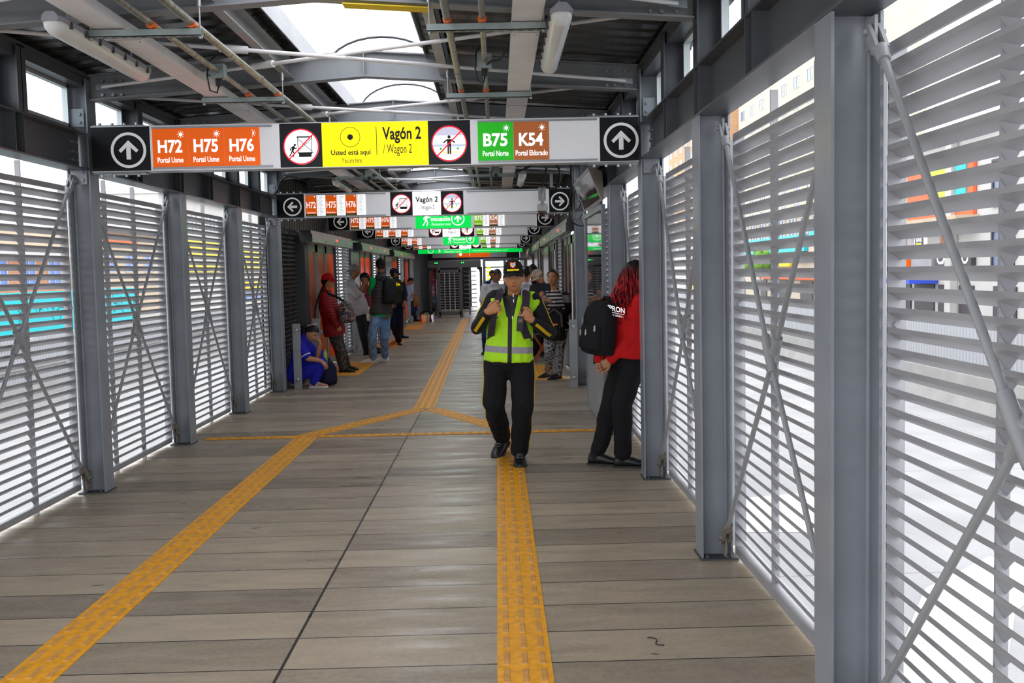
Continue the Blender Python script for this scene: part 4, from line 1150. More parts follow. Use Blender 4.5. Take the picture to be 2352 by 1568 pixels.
B2 = bld('shop_building', 'low shops with turquoise and pink fascias behind the second right louvre panel', 18.5, 49, 82, 5.6, 'cream', 1, 1, ww=1.3, z0=4.0)
for a, b, c, d, mt in ((1, 9, 3.7, 4.7, 'turquoise'), (10, 26, 3.2, 4.2, 'turquoise'), (2, 12, 2.6, 3.1, 'pink'), (13, 22, 2.3, 2.9, 'yellowsign'), (4, 20, 1.5, 1.7, 'awning_orange')): part(B2, 'fascia', mt, a, b, c, d, 1, .25)
for a in (1, 5, 9, 14, 19, 25): part(B2, 'shop_front', 'shop_dark', a, a + 2.4, 0, 1.4, 1, .06)
bld('apartment_block', 'tall cream and peach apartment block high behind the second right louvres', 42, 118, 172, 36, 'cream', 1, 11, ww=2.4, wh=1.5, gap=5.5)
A2 = bld('apartment_block', 'tall peach brick apartment tower behind the narrow right louvres', 40, 176, 230, 40, 'peach', 1, 12, ww=2.4, wh=1.5, gap=6)
bld('shop_building', 'far shops with yellow fascias right of the yellow wagon sign', 18, 84, 150, 6, 'off_white', 1, 1, ww=1.5)
Y3 = bld('yellow_kiosk', 'yellow and black striped post block seen behind the narrow right louvres', 9.6, 47, 48.6, 2.6, 'off_white', 1, 0, cat='kiosk', depth=1.2)
for k in range(5): part(Y3, 'yellow_stripe', 'yellowsign' if k % 2 == 0 else 'shop_dark', 0, 1.6, .1 + .5 * k, .55 + .5 * k, 1, .05)
# left side
h1 = thing('hoarding', 'turquoise graffiti hoarding behind the left louvres', 'hoarding', (-16.5, 26, RZ + .2))
m = MB(); m.box(-.05, .05, 0, 20, 0, 2.0); m.build('boards', 'turquoise', h1)
g = MB(); g.mat('shop_dark'); rr = random.Random(3)
for k in range(45):
    y = rr.uniform(1, 19); z = rr.uniform(.9, 1.6); pts = [(.056, y + .25 * q * rr.uniform(.5, 1), z + rr.uniform(-.25, .25)) for q in range(4)]
    for q in range(3):
        a, b = Vector(pts[q]), Vector(pts[q + 1]); g.obox((a + b) / 2, (b - a) / 2, (0.002, 0, 0), (0, .0, .02))
g.build('graffiti', None, h1)
C1 = bld('brick_house', 'low brick houses with scaffolding above the turquoise hoarding, far left', -24, 38, 56, 3.7, 'brickred', -1, 1, 'winblue', z0=2.2, ww=1.4, gap=2.6)
C2 = bld('beige_house', 'beige house with blue windows behind the second left louvre panel', -24, 57, 71, 5.4, 'beige', -1, 1, 'winblue', z0=2.9, ww=1.6, gap=3)
part(C2, 'orange_band', 'awning_orange', .2, 10, 4.6, 5.2, -1)
C3 = bld('yellow_building', 'white building with long yellow bands behind the third left louvre panel', -26, 78, 100, 9, 'off_white', -1, 1, ww=2.2, gap=5, z0=6.6)
for z, h_ in ((4.3, 1.3), (2.9, .6)): part(C3, 'yellow_band', 'yellowsign', 5, 21.5, z, z + h_, -1, .2)
C4 = bld('yellow_building', 'far white building with yellow and blue bands behind the last left louvres', -26, 102, 128, 11, 'off_white', -1, 1, ww=2.4, gap=4, z0=7)
for z, mt in ((4.4, 'yellowsign'), (3.0, 'yellowsign'), (.9, 'yellowsign'), (-.3, 'winblue')): part(C4, 'colour_band', mt, 1, 25, max(z, .05), z + 1.0, -1, .2)
rr = random.Random(5)
for i, (x, y) in enumerate(((15.9, 60), (15.9, 68))):
    t = thing('street_tree', 'small round street tree %s before the turquoise shops' % ['left', 'right'][1 - i], 'tree', (x, y, RZ + .2), 'street trees')
    m = MB(); m.cyl((0, 0, 0), (0, 0, 1.8), .08, 8, .05); m.build('trunk', 'curb', t)
    m = MB()
    for k in range(26): m.ball((rr.gauss(0, .35), rr.gauss(0, .35), 2.4 + rr.gauss(0, .3)), rr.uniform(.2, .4), 8, 6)
    m.build('crown', 'leafgreen', t)
# ---------------------------------------------------------------- people: body builder
UP = Vector((0, 0, 1))
def lerp(a, b, t): return a + (b - a) * t
def remesh(mb, vox, sm=4):
    me = bpy.data.meshes.new('r'); me.from_pydata([tuple(v) for v in mb.v], [], mb.f)
    bm = bmesh.new(); bm.from_mesh(me); bmesh.ops.recalc_face_normals(bm, faces=bm.faces[:]); bm.to_mesh(me); bm.free()
    ob = bpy.data.objects.new('r', me); COL.objects.link(ob)
    r = ob.modifiers.new('r', 'REMESH'); r.mode = 'VOXEL'; r.voxel_size = vox
    if sm: q = ob.modifiers.new('s', 'SMOOTH'); q.factor = .5; q.iterations = sm
    e = ob.evaluated_get(bpy.context.evaluated_depsgraph_get())
    out = bpy.data.meshes.new_from_object(e)
    bpy.data.objects.remove(ob); bpy.data.meshes.remove(me)
    return out
def finish(me, name, mat, parent, org, fold=0, fs=9, stretch=(1, 1, .45), seed=0):
    me.name = name
    n = len(me.vertices); co_ = np.empty(n * 3); me.vertices.foreach_get('co', co_); co_ = co_.reshape(-1, 3)
    if fold:
        nr = np.empty(n * 3); me.vertex_normals.foreach_get('vector', nr); nr = nr.reshape(-1, 3)
        k = np.array(stretch) * fs
        for i in range(n):
            p = Vector(co_[i] * k) + Vector((seed * 3.1, seed, 0))
            a = noise.noise(p) + .5 * noise.noise(p * 2.1)
            co_[i] += nr[i] * fold * a
    co_ -= np.array(org)
    me.vertices.foreach_set('co', co_.ravel())
    me.polygons.foreach_set('use_smooth', [True] * len(me.polygons))
    me.materials.clear()
    me.materials.append(MATS[mat] if isinstance(mat, str) else mat)
    me.update()
    o = bpy.data.objects.new(name, me); COL.objects.link(o)
    if parent is not None: o.parent = parent
    else: o.location = org
    return o
def limb(mb, p, q, r0, r1, mid=None, n=12):
    p, q = Vector(p), Vector(q)
    rm = mid if mid else (r0 + r1) / 2
    ts = [0, .15, .35, .6, .85, 1]
    R = lambda t: (r0 * (1 - t) + r1 * t) + (rm - (r0 + r1) / 2) * math.exp(-((t - .33) / .25) ** 2)
    mb.tube([lerp(p, q, t) for t in ts], [R(t) for t in ts], n)
    mb.ball(p, r0, n, 8); mb.ball(q, r1, n, 8)
def oval_rings(pts, n=24, pw=2.4):
    rings = []
    for (c, w, d, hw, hd) in pts:
        r = []
        for i in range(n):
            a = 2 * pi * i / n; ca, sa = cos(a), sin(a)
            r.append(c + w * hw * abs(ca) ** (2 / pw) * (1 if ca > 0 else -1) + d * hd * abs(sa) ** (2 / pw) * (1 if sa > 0 else -1))
        rings.append(r)
    return rings
class Rig:
    """joints in world space; sides 0 and 1"""
    def __init__(s, J, s_=1.0, bulk=1.0, f=(0, -1, 0)):
        s.__dict__.update({k: Vector(v) for k, v in J.items()}); s.s = s_; s.b = bulk; s.f = Vector(f).normalized()
        s.sh = [s.sh0, s.sh1]; s.el = [s.el0, s.el1]; s.wr = [s.wr0, s.wr1]
        s.hip = [s.hip0, s.hip1]; s.kn = [s.kn0, s.kn1]; s.an = [s.an0, s.an1]
    def spine(s, infl=0, hem=None, fat=0, bust=0, flare=0):
        S_, b = s.s, s.b
        shm = (s.sh0 + s.sh1) / 2; wh = (s.hip1 - s.hip0).normalized(); ws = (s.sh1 - s.sh0).normalized()
        pel = s.pel; upv = (s.nek - pel).normalized(); che = s.che if hasattr(s, 'che') else lerp(pel, shm, .68)
        wa = lerp(pel, che, .5); half = (s.sh1 - s.sh0).length / 2
        L = []
        def ad(c, t, hw, hd, o=0):
            w = lerp(wh, ws, t).normalized(); d = w.cross(upv).normalized()
            d = d if d.dot(s.f) > 0 else -d
            L.append((c + s.f * o, w, d, hw + infl, hd + infl))
        if hem is None: ad(pel - upv * .10 * S_, 0, .115 * S_ * b, .09 * S_ * b)
        elif hem > 0: ad(pel - upv * hem, 0, .158 * S_ * b + flare, .112 * S_ * b + fat * .3 + flare)
        fl_ = 0 if hem is None else flare * .8
        ad(pel - upv * .02, 0, .165 * S_ * b + fl_, .118 * S_ * b + fat * .4 + fl_, fat * .2)
        ad(wa, .4, .145 * S_ * b + fat * .3, .105 * S_ * b + fat * .6, fat * .4)
        ad(che, .8, max(.155 * S_ * b, half * .86), .115 * S_ * b + fat * .2 + bust, bust * .7 + fat * .15)
        ad(lerp(che, shm, .6), 1, half * .92, .098 * S_ * b, bust * .3)
        ad(shm + upv * .01, 1, half * .70, .075 * S_)
        ad(lerp(shm, s.nek, .6) + upv * .01, 1, .085 * S_, .065 * S_)
        ad(s.nek, 1, .058 * S_, .058 * S_)
        return L
    def torso(s, mb, **k): mb.loft(oval_rings(s.spine(**k)))
    def arm(s, mb, i, infl=0, to=2, cut=1.0, r=1):
        S_, b = s.s, (.5 + .5 * s.b) * r
        mb.ball(s.sh[i] - UP * .01, .058 * S_ * b + infl, 12, 8)
        if to == 1: limb(mb, s.sh[i], lerp(s.sh[i], s.el[i], cut), .052 * S_ * b + infl, .046 * S_ * b + infl * 1.3); return
        limb(mb, s.sh[i], s.el[i], .051 * S_ * b + infl, .041 * S_ * b + infl)
        limb(mb, s.el[i], lerp(s.el[i], s.wr[i], cut), .042 * S_ * b + infl, .029 * S_ * b + infl * .8, .040 * S_ * b + infl)
    def leg(s, mb, i, infl=0, cut=1.0, hem=0, thigh=1):
        S_, b = s.s, .4 + .6 * s.b
        limb(mb, s.hip[i], s.kn[i], .086 * S_ * b * thigh + infl, .058 * S_ * b + infl)
        limb(mb, s.kn[i], lerp(s.kn[i], s.an[i], cut), .057 * S_ * b + infl, .040 * S_ * b + infl + hem, .056 * S_ * b + infl)
def hand(mb, w, d, nrm, curl=.4, s=1, thumb=1, spread=.05, r=.0088, fm=None):
    """palm from wrist w along d, palm facing nrm; curl in radians per joint"""
    d = Vector(d).normalized(); nrm = Vector(nrm); nrm = (nrm - d * nrm.dot(d)).normalized(); sd = d.cross(nrm) * thumb
    L = .088 * s
    mb.loft(oval_rings([(w - d * .02 * s, sd, nrm, .026 * s, .02 * s), (w + d * .02 * s, sd, nrm, .033 * s, .018 * s), (w + d * .06 * s, sd, nrm, .041 * s, .015 * s), (w + d * L, sd, nrm, .040 * s, .012 * s), (w + d * (L + .008 * s), sd, nrm, .034 * s, .008 * s)], 14))
    fm = fm or mb
    for k, (o, ln) in enumerate(((.0305, .072), (.0105, .080), (-.0098, .075), (-.0295, .060))):
        p = w + d * (L - .006 * s) + sd * o * s; a = 0; pts = [p]; dd = (d + sd * (1.5 - k) * spread).normalized()
        for j, fr in enumerate((.45, .32, .23)):
            a += curl * (1, 1.1, .8)[j] * (1 + .08 * k)
            p = p + (dd * cos(a) + nrm * sin(a)) * ln * fr * s; pts.append(p)
        fm.tube(pts, [r * s, r * s, r * .92 * s, r * .8 * s], 10); fm.ball(pts[-1], r * .8 * s, 10, 7)
        for q in pts[1:3]: fm.ball(q, r * 1.02 * s, 10, 7)
    p = w + d * .022 * s + sd * .026 * s
    a = .55; t1 = p + (d * cos(a) + sd * sin(a)) * .034 * s + nrm * .008 * s
    t2 = t1 + (d * cos(.35) + sd * sin(.35) * (1 - curl * .6) + nrm * .5 * curl).normalized() * .028 * s
    t3 = t2 + (d * .9 - sd * .3 * curl + nrm * .6 * curl).normalized() * .022 * s
    fm.tube([p, t1, t2, t3], [.013 * s, .0115 * s, .0095 * s, .0078 * s], 10); fm.ball(t3, .0078 * s, 10, 7); fm.ball(t1, .0115 * s, 10, 7)
# ---- head
def head_frame(c, f, u=(0, 0, 1)):
    f = Vector(f).normalized(); u = Vector(u); u = (u - f * u.dot(f)).normalized(); x = f.cross(u)
    return Vector(c), Matrix((x, f, u)).transposed()   # columns: x, y forward, z up
G = lambda v, c, w: math.exp(-((v - c) / w) ** 2)
def head_pt(az, el, o=0, jaw=1.0, age=0, nose=1.0):
    n_ = Vector((cos(el) * sin(az), cos(el) * cos(az), sin(el)))
    x, y, z = .074 * n_.x, .093 * n_.y, .118 * n_.z
    t = max(0, -z / .118)
    x *= 1 - .30 * t * t * jaw; 
    if n_.y < 0: y *= 1 - .5 * t ** 1.3
    else: y = y * (1 + .10 * t)
    if z > 0: x *= 1 + .05 * G(z, .05, .04); y *= 1 + .03 * (n_.y < 0)
    F_ = max(0, n_.y) ** 1.5
    if F_ > 0:
        ax = abs(x)
        y -= .006 * F_ * G(x, 0, .06)
        y += F_ * (.006 * G(z, .030, .010) * G(ax, .022, .03) - .0095 * G(ax, .031, .014) * G(z, .012, .011))
        g = G(z, -.026, .032) if z > -.026 else G(z, -.026, .009)
        y += F_ * nose * (.024 * G(x, 0, .0105) * g + .009 * G(ax, .014, .006) * G(z, -.031, .008))
        y += F_ * (.0065 * G(x, 0, .02) * G(z, -.053, .005) + .007 * G(x, 0, .019) * G(z, -.064, .006) - .004 * G(x, 0, .025) * G(z, -.0585, .0022))
        y += F_ * (.008 * G(x, 0, .022) * G(z, -.102, .016) - .004 * G(x, 0, .03) * G(z, -.08, .008))
        x *= 1 + .05 * G(z, -.01, .025) * G(ax, .055, .02)
    p = Vector((x, y, z))
    return p + n_ * o
def head_add(V, F, A, c, R, s, **k):
    nA, nE = 72, 56; o = len(V)
    for j in range(nE + 1):
        el = -pi / 2 + pi * j / nE
        for i in range(nA):
            p = head_pt(2 * pi * i / nA, el, **k); V.append(c + R @ (p * s)); A.append(tuple(p))
    for j in range(nE):
        for i in range(nA): F.append((o + j * nA + i, o + j * nA + (i + 1) % nA, o + (j + 1) * nA + (i + 1) % nA, o + (j + 1) * nA + i))
    for sx in (-1, 1):   # ears
        e = MB(); Rt = Matrix.Rotation(sx * .45, 3, 'Z')
        e.ball((sx * .074, -.012, -.002), (.009, .021, .033), 12, 9, Rt); e.ball((sx * .081, -.018, .006), (.005, .017, .026), 12, 8, Rt)
        o = len(V)
        for v in e.v: V.append(c + R @ (Vector(v) * s)); A.append((0, -1, 0))
        F += [tuple(i + o for i in f_) for f_ in e.f]
def skin(name, col, lip=None, brow=(.015, .01, .008), scalp=None, old=0):
    if name in MATS: return name
    t = NT(name); h = t.attr('headco'); x, y, z = t.xyz(h); ax = t.math('ABSOLUTE', x)
    lip = lip or (col[0] * .75, col[1] * .48, col[2] * .48)
    fr = t.math('GREATER_THAN', y, .03)
    def ell(cx, cz, rx, rz_, xx=ax):
        a = t.math('POWER', t.math('DIVIDE', t.math('SUBTRACT', xx, cx), rx), 2); b = t.math('POWER', t.math('DIVIDE', t.math('SUBTRACT', z, cz), rz_), 2)
        return t.math('MULTIPLY', t.math('LESS_THAN', t.math('ADD', a, b), 1), fr)
    o = t.obj(); n = t.noise(o, 25, 3)
    c = t.ramp(n, (.3, tuple(q * .88 for q in col)), (.7, tuple(min(1, q * 1.08) for q in col)))
    if scalp:
        lim = t.math('ADD', .050, t.math('MULTIPLY', t.math('SUBTRACT', y, .075), .9)); lim = t.math('MAXIMUM', lim, -.06)
        # hairline high over the forehead, falling behind the ears
        m_ = t.math('MULTIPLY', t.math('GREATER_THAN', z, lim), t.math('GREATER_THAN', y, -.5))
        c = t.mix(m_, c, scalp)
    if old:
        wv = t.noise(t.vec(t.math('MULTIPLY', x, 40), 0, t.math('MULTIPLY', z, 160)), 1.0, 3)
        c = t.mix(t.math('MULTIPLY', t.math('LESS_THAN', wv, .42), .35), c, tuple(q * .5 for q in col))
    c = t.mix(ell(0, -.0585, .024, .0085), c, lip)
    c = t.mix(ell(0, -.0585, .022, .0012), c, tuple(q * .25 for q in lip))
    c = t.mix(ell(.007, -.0355, .0042, .0026), c, tuple(q * .2 for q in col))
    c = t.mix(ell(.031, .0135, .0165, .0068), c, tuple(q * .35 for q in col))
    c = t.mix(ell(.031, .012, .0145, .0048), c, (.65, .62, .6))
    c = t.mix(ell(.031, .0125, .0056, .0056), c, (.015, .009, .007))
    bz = t.math('SUBTRACT', z, t.math('MULTIPLY', ax, -.06))
    bm_ = t.math('MULTIPLY', t.math('MULTIPLY', t.band(bz, .0325, .0042), t.band(ax, .032, .019)), fr)
    c = t.mix(bm_, c, brow)
    t.set(Base_Color=c, Roughness=.5, Subsurface_Weight=.05, Subsurface_Radius=(.01, .004, .002))
    t.bump(t.noise(o, 300, 2), .05, .001)
    MATS[name] = t.m
    return name
def body(name, label, rig, skinmat, org, head, vox=.01, hands=({}, {}), legs=True, cat='person', **hk):
    """one continuous body; head = (centre, facing, up, scale)"""
    mb = MB(); fm = MB(); rig.torso(mb)
    for i in (0, 1):
        rig.arm(mb, i)
        if legs: rig.leg(mb, i)
        h = hands[i]
        if h is not None:
            d = h.get('d', rig.wr[i] - rig.el[i]); nrm = h.get('n', (rig.pel - rig.wr[i]))
            hand(mb, rig.wr[i], d, nrm, h.get('curl', .4), rig.s * h.get('s', 1), h.get('thumb', 1), r=h.get('r', .0093), fm=fm)
        if legs: mb.ball(rig.an[i], .042 * rig.s)
    c, R = head_frame(*head[:3]); hs = head[3]
    chin = c + R @ Vector((0, -.012, -.07)) * hs
    limb(mb, rig.nek - UP * .03, chin, .060 * rig.s, .050 * rig.s)
    me = remesh(mb, vox, 3)
    V = [v.co.copy() for v in me.vertices]; F = [tuple(p.vertices) for p in me.polygons]; A = [(0, -1, 0)] * len(V)
    bpy.data.meshes.remove(me)
    nb = len(V); V += [Vector(v) for v in fm.v]; F += [tuple(i + nb for i in f_) for f_ in fm.f]; A += [(0, -1, 0)] * len(fm.v)
    head_add(V, F, A, c, R, hs, **hk)
    me = bpy.data.meshes.new(name); me.from_pydata(V, [], F)
    at_ = me.attributes.new('headco', 'FLOAT_VECTOR', 'POINT'); at_.data.foreach_set('vector', np.array(A, dtype=np.float32).ravel())
    o = finish(me, name, skinmat, None, org)
    return tag(o, label, cat, 'people on the platform')
def shell(head, name, mat, parent, org, region, thick=.014, o0=.004, lump=0, nA=72, nE=56, sc=30):
    """hair shell over the part of the scalp where region(p) holds"""
    c, R = head_frame(*head[:3]); s = head[3]; V = []; ok = []
    for j in range(nE + 1):
        el = -pi / 2 + pi * j / nE
        for i in range(nA):
            p = head_pt(2 * pi * i / nA, el); ok.append(region(p)); n_ = p.normalized()
            q = p + n_ * (o0 + thick + (lump * noise.noise(p * sc) if lump else 0)); V.append((c + R @ (q * s)) - Vector(org))
    F = [(j * nA + i, j * nA + (i + 1) % nA, (j + 1) * nA + (i + 1) % nA, (j + 1) * nA + i) for j in range(nE) for i in range(nA)]
    F = [f_ for f_ in F if all(ok[k] for k in f_)]
    me = bpy.data.meshes.new(name); me.from_pydata(V, [], F)
    bm = bmesh.new(); bm.from_mesh(me); bmesh.ops.delete(bm, geom=[v for v in bm.verts if not v.link_faces], context='VERTS'); bmesh.ops.remove_doubles(bm, verts=bm.verts[:], dist=.0005); bm.to_mesh(me); bm.free()
    me.polygons.foreach_set('use_smooth', [True] * len(me.polygons)); me.materials.append(MATS[mat])
    o = bpy.data.objects.new(name, me); COL.objects.link(o); o.parent = parent
    m = o.modifiers.new('s', 'SOLIDIFY'); m.thickness = thick * s; m.offset = -1
    return o
def cap(head, mat, parent, org, name='cap', brim=True, back=False, brim_mat=None, z0=.028, tilt=0):
    c, R = head_frame(*head[:3]); s = head[3]
    if tilt: R = R @ Matrix.Rotation(tilt, 3, 'X')
    T = lambda p: c + R @ (Vector(p) * s)
    mb = MB(); mb.smooth = True; n = 28; rings = []
    for k in range(10):
        a = k / 9 * pi / 2 * .985
        rings.append([T((.083 * cos(a) ** .75 * sin(b), -.004 + .104 * cos(a) ** .75 * cos(b), z0 + .112 * sin(a))) for b in [2 * pi * i / n for i in range(n)]])
    inner = [T((.078 * sin(b), -.004 + .098 * cos(b), z0)) for b in [2 * pi * i / n for i in range(n)]]
    mb.loft([inner] + rings); mb.ball(T((0, -.004, z0 + .113)), .008 * s, 8, 5)
    o = mb.build(name, mat, parent, org)
    if brim:
        m2 = MB(); m2.smooth = True; sg = -1 if back else 1; nn = 14; top = []; bot = []
        for j in range(5):
            for i in range(nn + 1):
                a = -1.25 + 2.5 * i / nn; e = j / 4
                x = sin(a) * (.082 + .004 * e); y = cos(a) * .100 + e * .068 * cos(a) ** .6; z = z0 + .004 - .018 * (x / .08) ** 2 - .02 * e
                top.append(T((x, sg * y - .004, z + .004))); bot.append(T((x, sg * y - .004, z)))
        w = nn + 1; fs = [(j * w + i, j * w + i + 1, (j + 1) * w + i + 1, (j + 1) * w + i) for j in range(4) for i in range(nn)]
        N = len(top); edge = [i for i in range(w)] + [j * w + nn for j in range(1, 5)] + [4 * w + i for i in range(nn - 1, -1, -1)] + [j * w for j in range(3, 0, -1)]
        m2.add(top + bot, fs + [tuple(N + i for i in f_[::-1]) for f_ in fs] + [(edge[k], edge[(k + 1) % len(edge)], N + edge[(k + 1) % len(edge)], N + edge[k]) for k in range(len(edge))])
        m2.build('brim', brim_mat or mat, o, org)
    return o, T
def shoe(an, d, parent, org, mat, sole='sole_dark', s=1.0, pitch=0, name='shoe', boot=False):
    d = Vector((d[0], d[1], 0)).normalized(); sd = d.cross(UP); dd = d * cos(pitch) - UP * sin(pitch); uu = sd.cross(dd)
    b = Vector(an) - uu * .085 * s; T = lambda x, y, z: b + dd * x * s + sd * y * s + uu * z * s
    def rg(x, hw, z0, z1): return [T(x, hw * cos(a), (z0 + z1) / 2 + (z1 - z0) / 2 * sin(a)) for a in [2 * pi * i / 16 for i in range(16)]]
    mb = MB(); mb.loft([rg(-.072, .012, .02, .06), rg(-.065, .030, .012, .085), rg(-.03, .036, .010, .10), rg(.03, .039, .010, .098), rg(.08, .043, .010, .078), rg(.13, .045, .010, .062), rg(.17, .041, .010, .05), rg(.195, .032, .012, .042), rg(.206, .020, .014, .032)])
    mb.tube([T(-.012, 0, .06), T(-.012, 0, .16 if boot else .115)], [.04 * s, .046 * s], 14)
    o = finish(remesh(mb, .008, 3), name, mat, parent, org)
    m2 = MB(); pl = [(x, w) for x, w in ((-.075, .016), (-.06, .034), (-.02, .037), (.04, .036), (.09, .045), (.14, .047), (.18, .038), (.205, .014))]
    P2 = [(x, w) for x, w in pl] + [(x, -w) for x, w in reversed(pl)]
    m2.prism(P2, lambda x, y: T(x, y, -.002), lambda x, y: T(x, y * 1.03, .020)); m2.build('sole', sole, o, org)
    return o, T
def laces(T, o, org, mat):
    m = MB()
    for k in range(4): m.tube([T(.05 + .022 * k, -.022, .088 - .007 * k), T(.05 + .022 * k, 0, .097 - .0085 * k), T(.05 + .022 * k, .022, .088 - .007 * k)], .003, 6)
    m.build('laces', mat, o, org)
def ribbon(pts, nrm, w, th, name, mat, parent, org):
    pts = [Vector(p) for p in pts]; rings = []
    for i, p in enumerate(pts):
        d = (pts[min(i + 1, len(pts) - 1)] - pts[max(i - 1, 0)]).normalized()
        n_ = Vector(nrm[i] if isinstance(nrm, list) else nrm); n_ = (n_ - d * n_.dot(d)).normalized(); s_ = d.cross(n_)
        rings.append([p + s_ * w / 2 - n_ * th / 2, p + s_ * w / 2 + n_ * th / 2, p - s_ * w / 2 + n_ * th / 2, p - s_ * w / 2 - n_ * th / 2])
    m = MB(); m.loft(rings); return m.build(name, mat, parent, org)
def snapper(o, org):
    from mathutils.bvhtree import BVHTree
    t = BVHTree.FromPolygons([v.co.copy() for v in o.data.vertices], [tuple(p.vertices) for p in o.data.polygons]); og = Vector(org)
    def f(p, off=.002):
        q = t.find_nearest(Vector(p) - og); return (q[0] + q[1] * off + og, q[1])
    return f
def snap_ribbon(o, org, pts, w, th, name, mat, parent, off=.002, n=16):
    f = snapper(o, org); P_ = []; pts = [Vector(p) for p in pts]
    for k in range(n + 1):
        u = k / n * (len(pts) - 1); i = min(int(u), len(pts) - 2); P_.append(f(lerp(pts[i], pts[i + 1], u - i), off))
    return ribbon([a for a, b in P_], [b for a, b in P_], w, th, name, mat, parent, org)
def arm_stripe(rig, i, side, r_up, r_lo, w, mat, parent, org, name='sleeve_stripe', lo=True, up=True, on=None):
    pts, ns = [], []
    sd = Vector(side).normalized()
    segs = ([(rig.sh[i], rig.el[i], r_up)] if up else []) + ([(rig.el[i], rig.wr[i], r_lo)] if lo else [])
    for (p, q, r) in segs:
        d = (q - p).normalized(); n_ = (sd - d * sd.dot(d)).normalized()
        for t in (.12, .35, .6, .9): pts.append(lerp(p, q, t) + n_ * (r[0] * (1 - t) + r[1] * t)); ns.append(n_)
    if on: return snap_ribbon(on, org, pts, w, .004, name, mat, parent)
    return ribbon(pts, ns, w, .005, name, mat, parent, org)
def cloth(name, col, rough=.85, var=.12, sc=7, bump=.25):
    if name in MATS: return name
    t = NT(name); o = t.obj(); n = t.noise(o, sc, 4)
    t.set(Base_Color=t.ramp(n, (.3, tuple(q * (1 - var) for q in col)), (.7, tuple(min(1, q * (1 + var)) for q in col))), Roughness=rough, Specular_IOR_Level=.2)
    t.bump(t.math('ADD', t.noise(o, 16, 4), t.math('MULTIPLY', t.noise(o, 400, 2), .15)), bump, .02); MATS[name] = t.m
    return name
def quilted(name, col, k=60):
    t = NT(name); o = t.obj(); t.set(Base_Color=col, Roughness=.6, Specular_IOR_Level=.3)
    z = t.xyz(o)[2]; t.bump(t.math('ADD', t.math('ABSOLUTE', t.math('SINE', t.math('MULTIPLY', t.math('ADD', z, t.math('MULTIPLY', t.noise(o, 9, 2), .03)), k))), t.math('MULTIPLY', t.noise(o, 25, 3), .6)), .5, .02); MATS[name] = t.m
    return name
def pattern(name, cols, sc=30, kind='voronoi', rough=.8):
    t = NT(name); o = t.obj()
    if kind == 'voronoi':
        v = t.n('TexVoronoi'); t.put(v.inputs['Vector'], t.vmath('ADD', o, t.vmath('SCALE', t.vec(t.noise(o, sc * .6, 2), t.noise(o, sc * .5, 2), 0), (0, 0, 0)))); v.inputs['Scale'].default_value = sc
        f = t.xyz(v.outputs['Color'])[0]
        d = t.math('LESS_THAN', v.outputs['Distance'], .42)
        c = t.ramp(f, *[(i / len(cols), q) for i, q in enumerate(cols)], const=True)
        c = t.mix(d, cols[0], c)
    else:
        f = t.noise(o, sc, 4, .65); c = t.ramp(f, *[(.36 + .28 * i / (len(cols) - 1), q) for i, q in enumerate(cols)], const=True)
    t.set(Base_Color=c, Roughness=rough); t.bump(t.noise(o, 16, 3), .2, .02); MATS[name] = t.m
    return name
def garment(rig, name, mat, parent, org, infl=.018, sleeve=2, cut=.95, hem=.08, vox=.01, fold=.008, collar=0, fat=0, bust=0, seed=1, sides=(0, 1), arm_r=1, sm=4, fs=9, flare=.010):
    mb = MB(); rig.torso(mb, infl=infl, hem=hem, fat=fat, bust=bust, flare=flare)
    for i in sides:
        if sleeve: rig.arm(mb, i, infl * .9, sleeve, cut, arm_r)
    if collar: limb(mb, rig.nek - UP * .03, rig.nek + (rig.f * .01 + UP * collar), .068 * rig.s, .064 * rig.s)
    return finish(remesh(mb, vox, sm), name, mat, parent, org, fold, fs, seed=seed)
def trousers(rig, name, mat, parent, org, infl=.014, vox=.01, fold=.008, cut=.97, hem=0, seed=2, waist=True, sm=4, fs=8, stretch=(1, 1, .6), thigh=1):
    mb = MB(); L = rig.spine(infl=infl * .8); mb.loft(oval_rings(L[:3] if waist else L[:2]))
    for i in (0, 1): rig.leg(mb, i, infl, cut, hem, thigh)
    return finish(remesh(mb, vox, sm), name, mat, parent, org, fold, fs, stretch, seed=seed)
